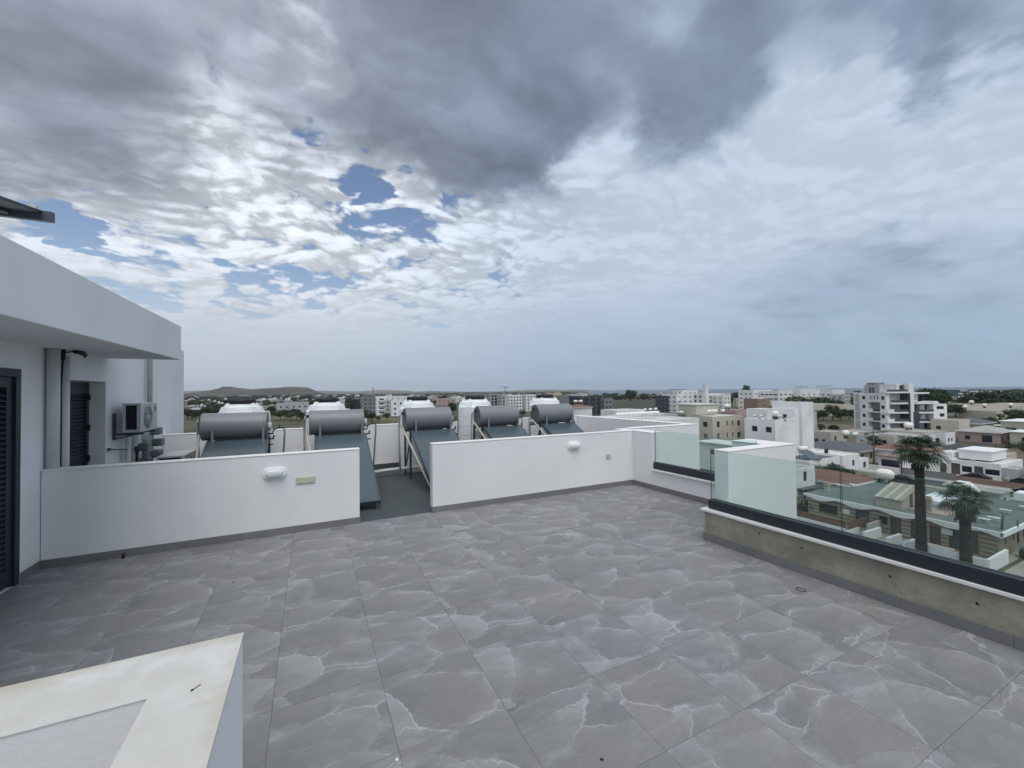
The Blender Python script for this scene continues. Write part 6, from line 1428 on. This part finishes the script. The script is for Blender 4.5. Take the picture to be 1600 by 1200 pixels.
def try_place(px, dep, mind):
    x_, y_ = at(px, dep)
    for a, b_ in taken:
        if (a-x_)**2+(b_-y_)**2 < mind**2: return None
    taken.append((x_, y_)); return x_, y_
TC = (('white', 0), ('beige', 1), ('grey', 2), ('rosy', 3))
cnt = 0
for zone, (p0_, p1_, d0_, d1_, n_) in (('plain at left below the hills', (286, 560, 400, 2300, 100)), ('built-up strip in the middle distance', (560, 905, 430, 2000, 100)), ('right-hand skyline towards the sea', (1030, 1600, 400, 1100, 85))):
    for _ in range(n_):
        for _t in range(8):
            dep = d0_+(d1_-d0_)*rnd.random()**1.5; q = try_place(rnd.uniform(p0_, p1_), dep, 20+dep*.012)
            if q: break
        if not q: continue
        i, j = rnd.randrange(6), rnd.choice((0, 0, 0, 1, 1, 2, 3)); cn = TC[j][0]
        if dep > 900 and i == 2: i = 3
        if zone.startswith('plain') and i == 5: i = 1
        zoff = 0
        if zone.startswith('plain') and dep > 1500: zoff = rnd.uniform(0, 3)
        o = inst('town_house', protos[i][j], None, (q[0], q[1], GZ+zoff), (0, 0, rnd.choice((0, .15, -.2, .3, .8))), (1, 1, .85))
        shp = ('two-storey', 'pitched-roof', 'three-storey', 'long two-storey', 'low pyramid-roofed', 'large three-storey')[i]
        tag(o, 'small distant %s %s house on the %s' % (cn, shp, zone), 'house', '%s %s houses on the %s' % (cn, shp, zone))
# nearer dark bushes and fields at left
GLEFT = 'dark trees by the field beyond the first boilers'
for px, dp, h_, k in ((293, 300, 8, 0), (300, 285, 7, 2), (312, 305, 7, 2), (322, 330, 8, 0), (333, 320, 8, 0), (425, 300, 6, 1), (438, 275, 7, 0), (447, 290, 6.5, 2), (455, 270, 6, 1), (463, 285, 7.5, 0), (470, 262, 6, 2), (425, 330, 8, 2), (575, 262, 5, 0), (582, 258, 5.5, 2), (590, 250, 4, 1), (570, 300, 6, 1), (604, 262, 5, 3), (700, 300, 6, 1), (708, 330, 7, 0), (705, 380, 8, 2), (815, 280, 5, 3)):
    tree(px, dp, h_, 'dark rounded tree at the edge of the field beyond the boilers', GLEFT, k, 1.15)
tree(551, 330, 13, 'tall narrow conical cypress left of the slate-grey block', None, 2, .42, 'cypress_tree')
# trees right
for px, dp, h_, k, w_, lb in ((1510, 262, 12, 0, 1.3, 'broad dark pine, left one of the dark clump on the right'), (1528, 255, 15.5, 2, 1.3, 'largest dark pine in the clump right of the big apartment block'), (1545, 262, 15, 0, 1.35, 'broad dark pine in the middle of the right-hand clump'), (1562, 270, 14, 2, 1.4, 'dark spreading tree right of the largest pines'), (1585, 280, 14, 0, 1.4, 'dark spreading tree at the right edge above the vaulted roof'), (1604, 275, 13.5, 2, 1.3, 'last dark tree cut by the right edge of the picture'),
  (1492, 240, 8, 0, 1.3, 'low dark shrubby tree right of the big apartment block'), (1478, 235, 7.5, 2, 1.2, 'low dark tree touching the right side of the big block'), (1466, 265, 17.5, 0, .9, 'tall dark tree rising directly behind the right wing of the big block'), (1452, 280, 17, 2, 1.1, 'dark tree top showing above the right balconies of the big block'),
  (1300, 232, 9.0, 1, .8, 'yellow-green airy tree in front of the beige warehouse'), (1285, 225, 6, 0, 1.4, 'dark bushy tree left of the yellow-green one'), (1312, 222, 6.5, 2, 1.3, 'dark bush right of the yellow-green tree'), (1270, 215, 5, 0, 1.4, 'dark bush beside the white stair tower'), (1326, 228, 6, 0, 1.2, 'dark bush near the left corner of the big block'),
  (1420, 106, 4.6, 1, 1.5, 'dense mid-green garden tree left of the tall palm trunk'), (1408, 104, 4.2, 0, 1.4, 'dark green bushy tree behind the garage'), (1432, 108, 4.6, 0, 1.2, 'dark bushy tree touching the tall palm trunk'),
  (1290, 72, 4.6, 1, .9, 'leafy green tree in front of the red hipped roof'), (1308, 71, 5.0, 0, .85, 'darker green tree at the glass joint before the red roof'), (1320, 74, 3.4, 2, .9, 'low dark bush in front of the red roof, right of the glass joint'),
  (1590, 170, 8.5, 0, 1.1, 'dark street tree at the far right edge before the beige house'), (1546, 164, 5.6, 2, 1.3, 'dark rounded garden tree in front of the wide beige house'), (1565, 160, 3.4, 1, 1.2, 'low shrub beside the dark rounded garden tree'), (1530, 162, 3.6, 2, 1.3, 'low dark hedge in front of the old grey-brown house'),
  (1278, 100, 3.6, 0, 1.6, 'dark bush between the stair tower and the beige house'), (1268, 104, 3.2, 2, 1.5, 'dark low bush at the foot of the white stair tower'),
  (1544, 52.5, 1.6, 2, 1.1, 'small dark shrub in the corner yard of the long house'), (985, 640, 18, 2, 1.1, 'single dark tree against the sea left of centre right'), (1153, 520, 15, 0, 1.1, 'dark tree against the sea left of the long white complex'), (1166, 900, 26, 2, .6, 'tall slim tree silhouetted against the sea'), (1140, 430, 12, 0, 1.3, 'dark tree right behind the arched white end block'),
  (1115, 96, 5.5, 0, 1.2, 'dark tree top peeping over the coping of the projecting wall')):
    tree(px, dp, h_, lb, None, k, w_)
GT = {}
def belt(p0_, p1_, d0_, d1_, n_, hmin, hmax, where):
    for _ in range(n_):
        dep = d0_+(d1_-d0_)*rnd.random()**1.2; x_, y_ = at(rnd.uniform(p0_, p1_), dep); k = rnd.choice((0, 0, 2, 2, 1, 3))
        kn = ('dark', 'mid-green', 'dark', 'olive')[k]
        fartree(x_, y_, rnd.uniform(hmin, hmax), 'distant %s tree %s' % (kn, where), 'distant %s trees %s' % (kn, where), k)
belt(286, 560, 350, 1300, 64, 5, 9, 'on the plain at left')
belt(1235, 1335, 300, 345, 34, 8, 12.5, 'in the belt before the long white complex')
belt(560, 905, 380, 1200, 38, 5, 9, 'in the middle distance')
belt(955, 1045, 690, 760, 16, 6, 9, 'at the edge of the field by the sea')
belt(1135, 1185, 400, 760, 14, 6, 10, 'left of the long white complex')
belt(1440, 1600, 340, 900, 44, 7, 12, 'on the right-hand skyline')
belt(1150, 1600, 120, 230, 24, 2.5, 4.5, 'between the houses on the right')
# the woodland and orchards that read as one mass farther out
wl = MB(); srcs = []
for me in FARTREE[:3]:
    srcs.append(([tuple(v.co) for v in me.vertices], [tuple(p_.vertices) for p_ in me.polygons]))
for p0_, p1_, d0_, d1_, n_ in ((284, 565, 900, 2900, 260), (560, 905, 1000, 2800, 150), (284, 565, 420, 900, 60), (930, 1060, 700, 1400, 50), (1160, 1600, 600, 1400, 90)):
    for _ in range(n_):
        dep = d0_+(d1_-d0_)*rnd.random(); x_, y_ = at(rnd.uniform(p0_, p1_), dep); V_, F_ = srcs[rnd.randrange(3)]; h_ = rnd.uniform(5, 9); w_ = h_*rnd.uniform(1.3, 2.2)*(1+dep/2500); n0 = len(wl.v)
        wl.v += [(x_+a*w_, y_+b_*w_, GZ+c_*h_) for a, b_, c_ in V_]; wl.f += [tuple(n0+q for q in f_) for f_ in F_]; wl.m += [0]*len(F_); wl.sm += [False]*len(F_)
o = wl.build('woodland', LEAFD); tag(o, kind='stuff')
# sparse low scrub: rows in the fields
fd = MB()
for px0, px1, d0_, d1_ in ((955, 1060, 300, 640),):
    a, b_, c_, e_ = at(px0, d0_), at(px1, d0_), at(px1, d1_), at(px0, d1_); fd.face([(*a, GZ+.02), (*b_, GZ+.02), (*c_, GZ+.02), (*e_, GZ+.02)])
o = fd.build('field', paint('dark_olive_field', (.042, .048, .028), .95, .35, .03, dirt=(.085, .08, .05))); tag(o, kind='structure')
fd = MB()
for px0, px1, d0_, d1_ in ((418, 482, 285, 332), (575, 640, 262, 285)):
    a, b_, c_, e_ = at(px0, d0_), at(px1, d0_), at(px1, d1_), at(px0, d1_); fd.face([(*a, GZ+.03), (*b_, GZ+.03), (*c_, GZ+.03), (*e_, GZ+.03)])
o = fd.build('field', paint('dry_green_field', (.13, .125, .060), .95, .35, .05, dirt=(.06, .07, .03))); tag(o, kind='structure')

# ================================================================ AIR
hzm = bpy.data.materials.new('thin_air_haze'); hzm.use_nodes = True; nt = hzm.node_tree; nt.nodes.clear()
pvn = nt.nodes.new('ShaderNodeVolumePrincipled'); pvn.inputs['Color'].default_value = (.80, .87, .95, 1); pvn.inputs['Density'].default_value = HAZE; pvn.inputs['Anisotropy'].default_value = .2
on = nt.nodes.new('ShaderNodeOutputMaterial'); nt.links.new(pvn.outputs[0], on.inputs['Volume'])
hb = MB().box((-11900, -11900, GZ-3), (11900, 11900, 190)).build('haze', hzm, at_=(0, 0, 0)); tag(hb, kind='stuff')
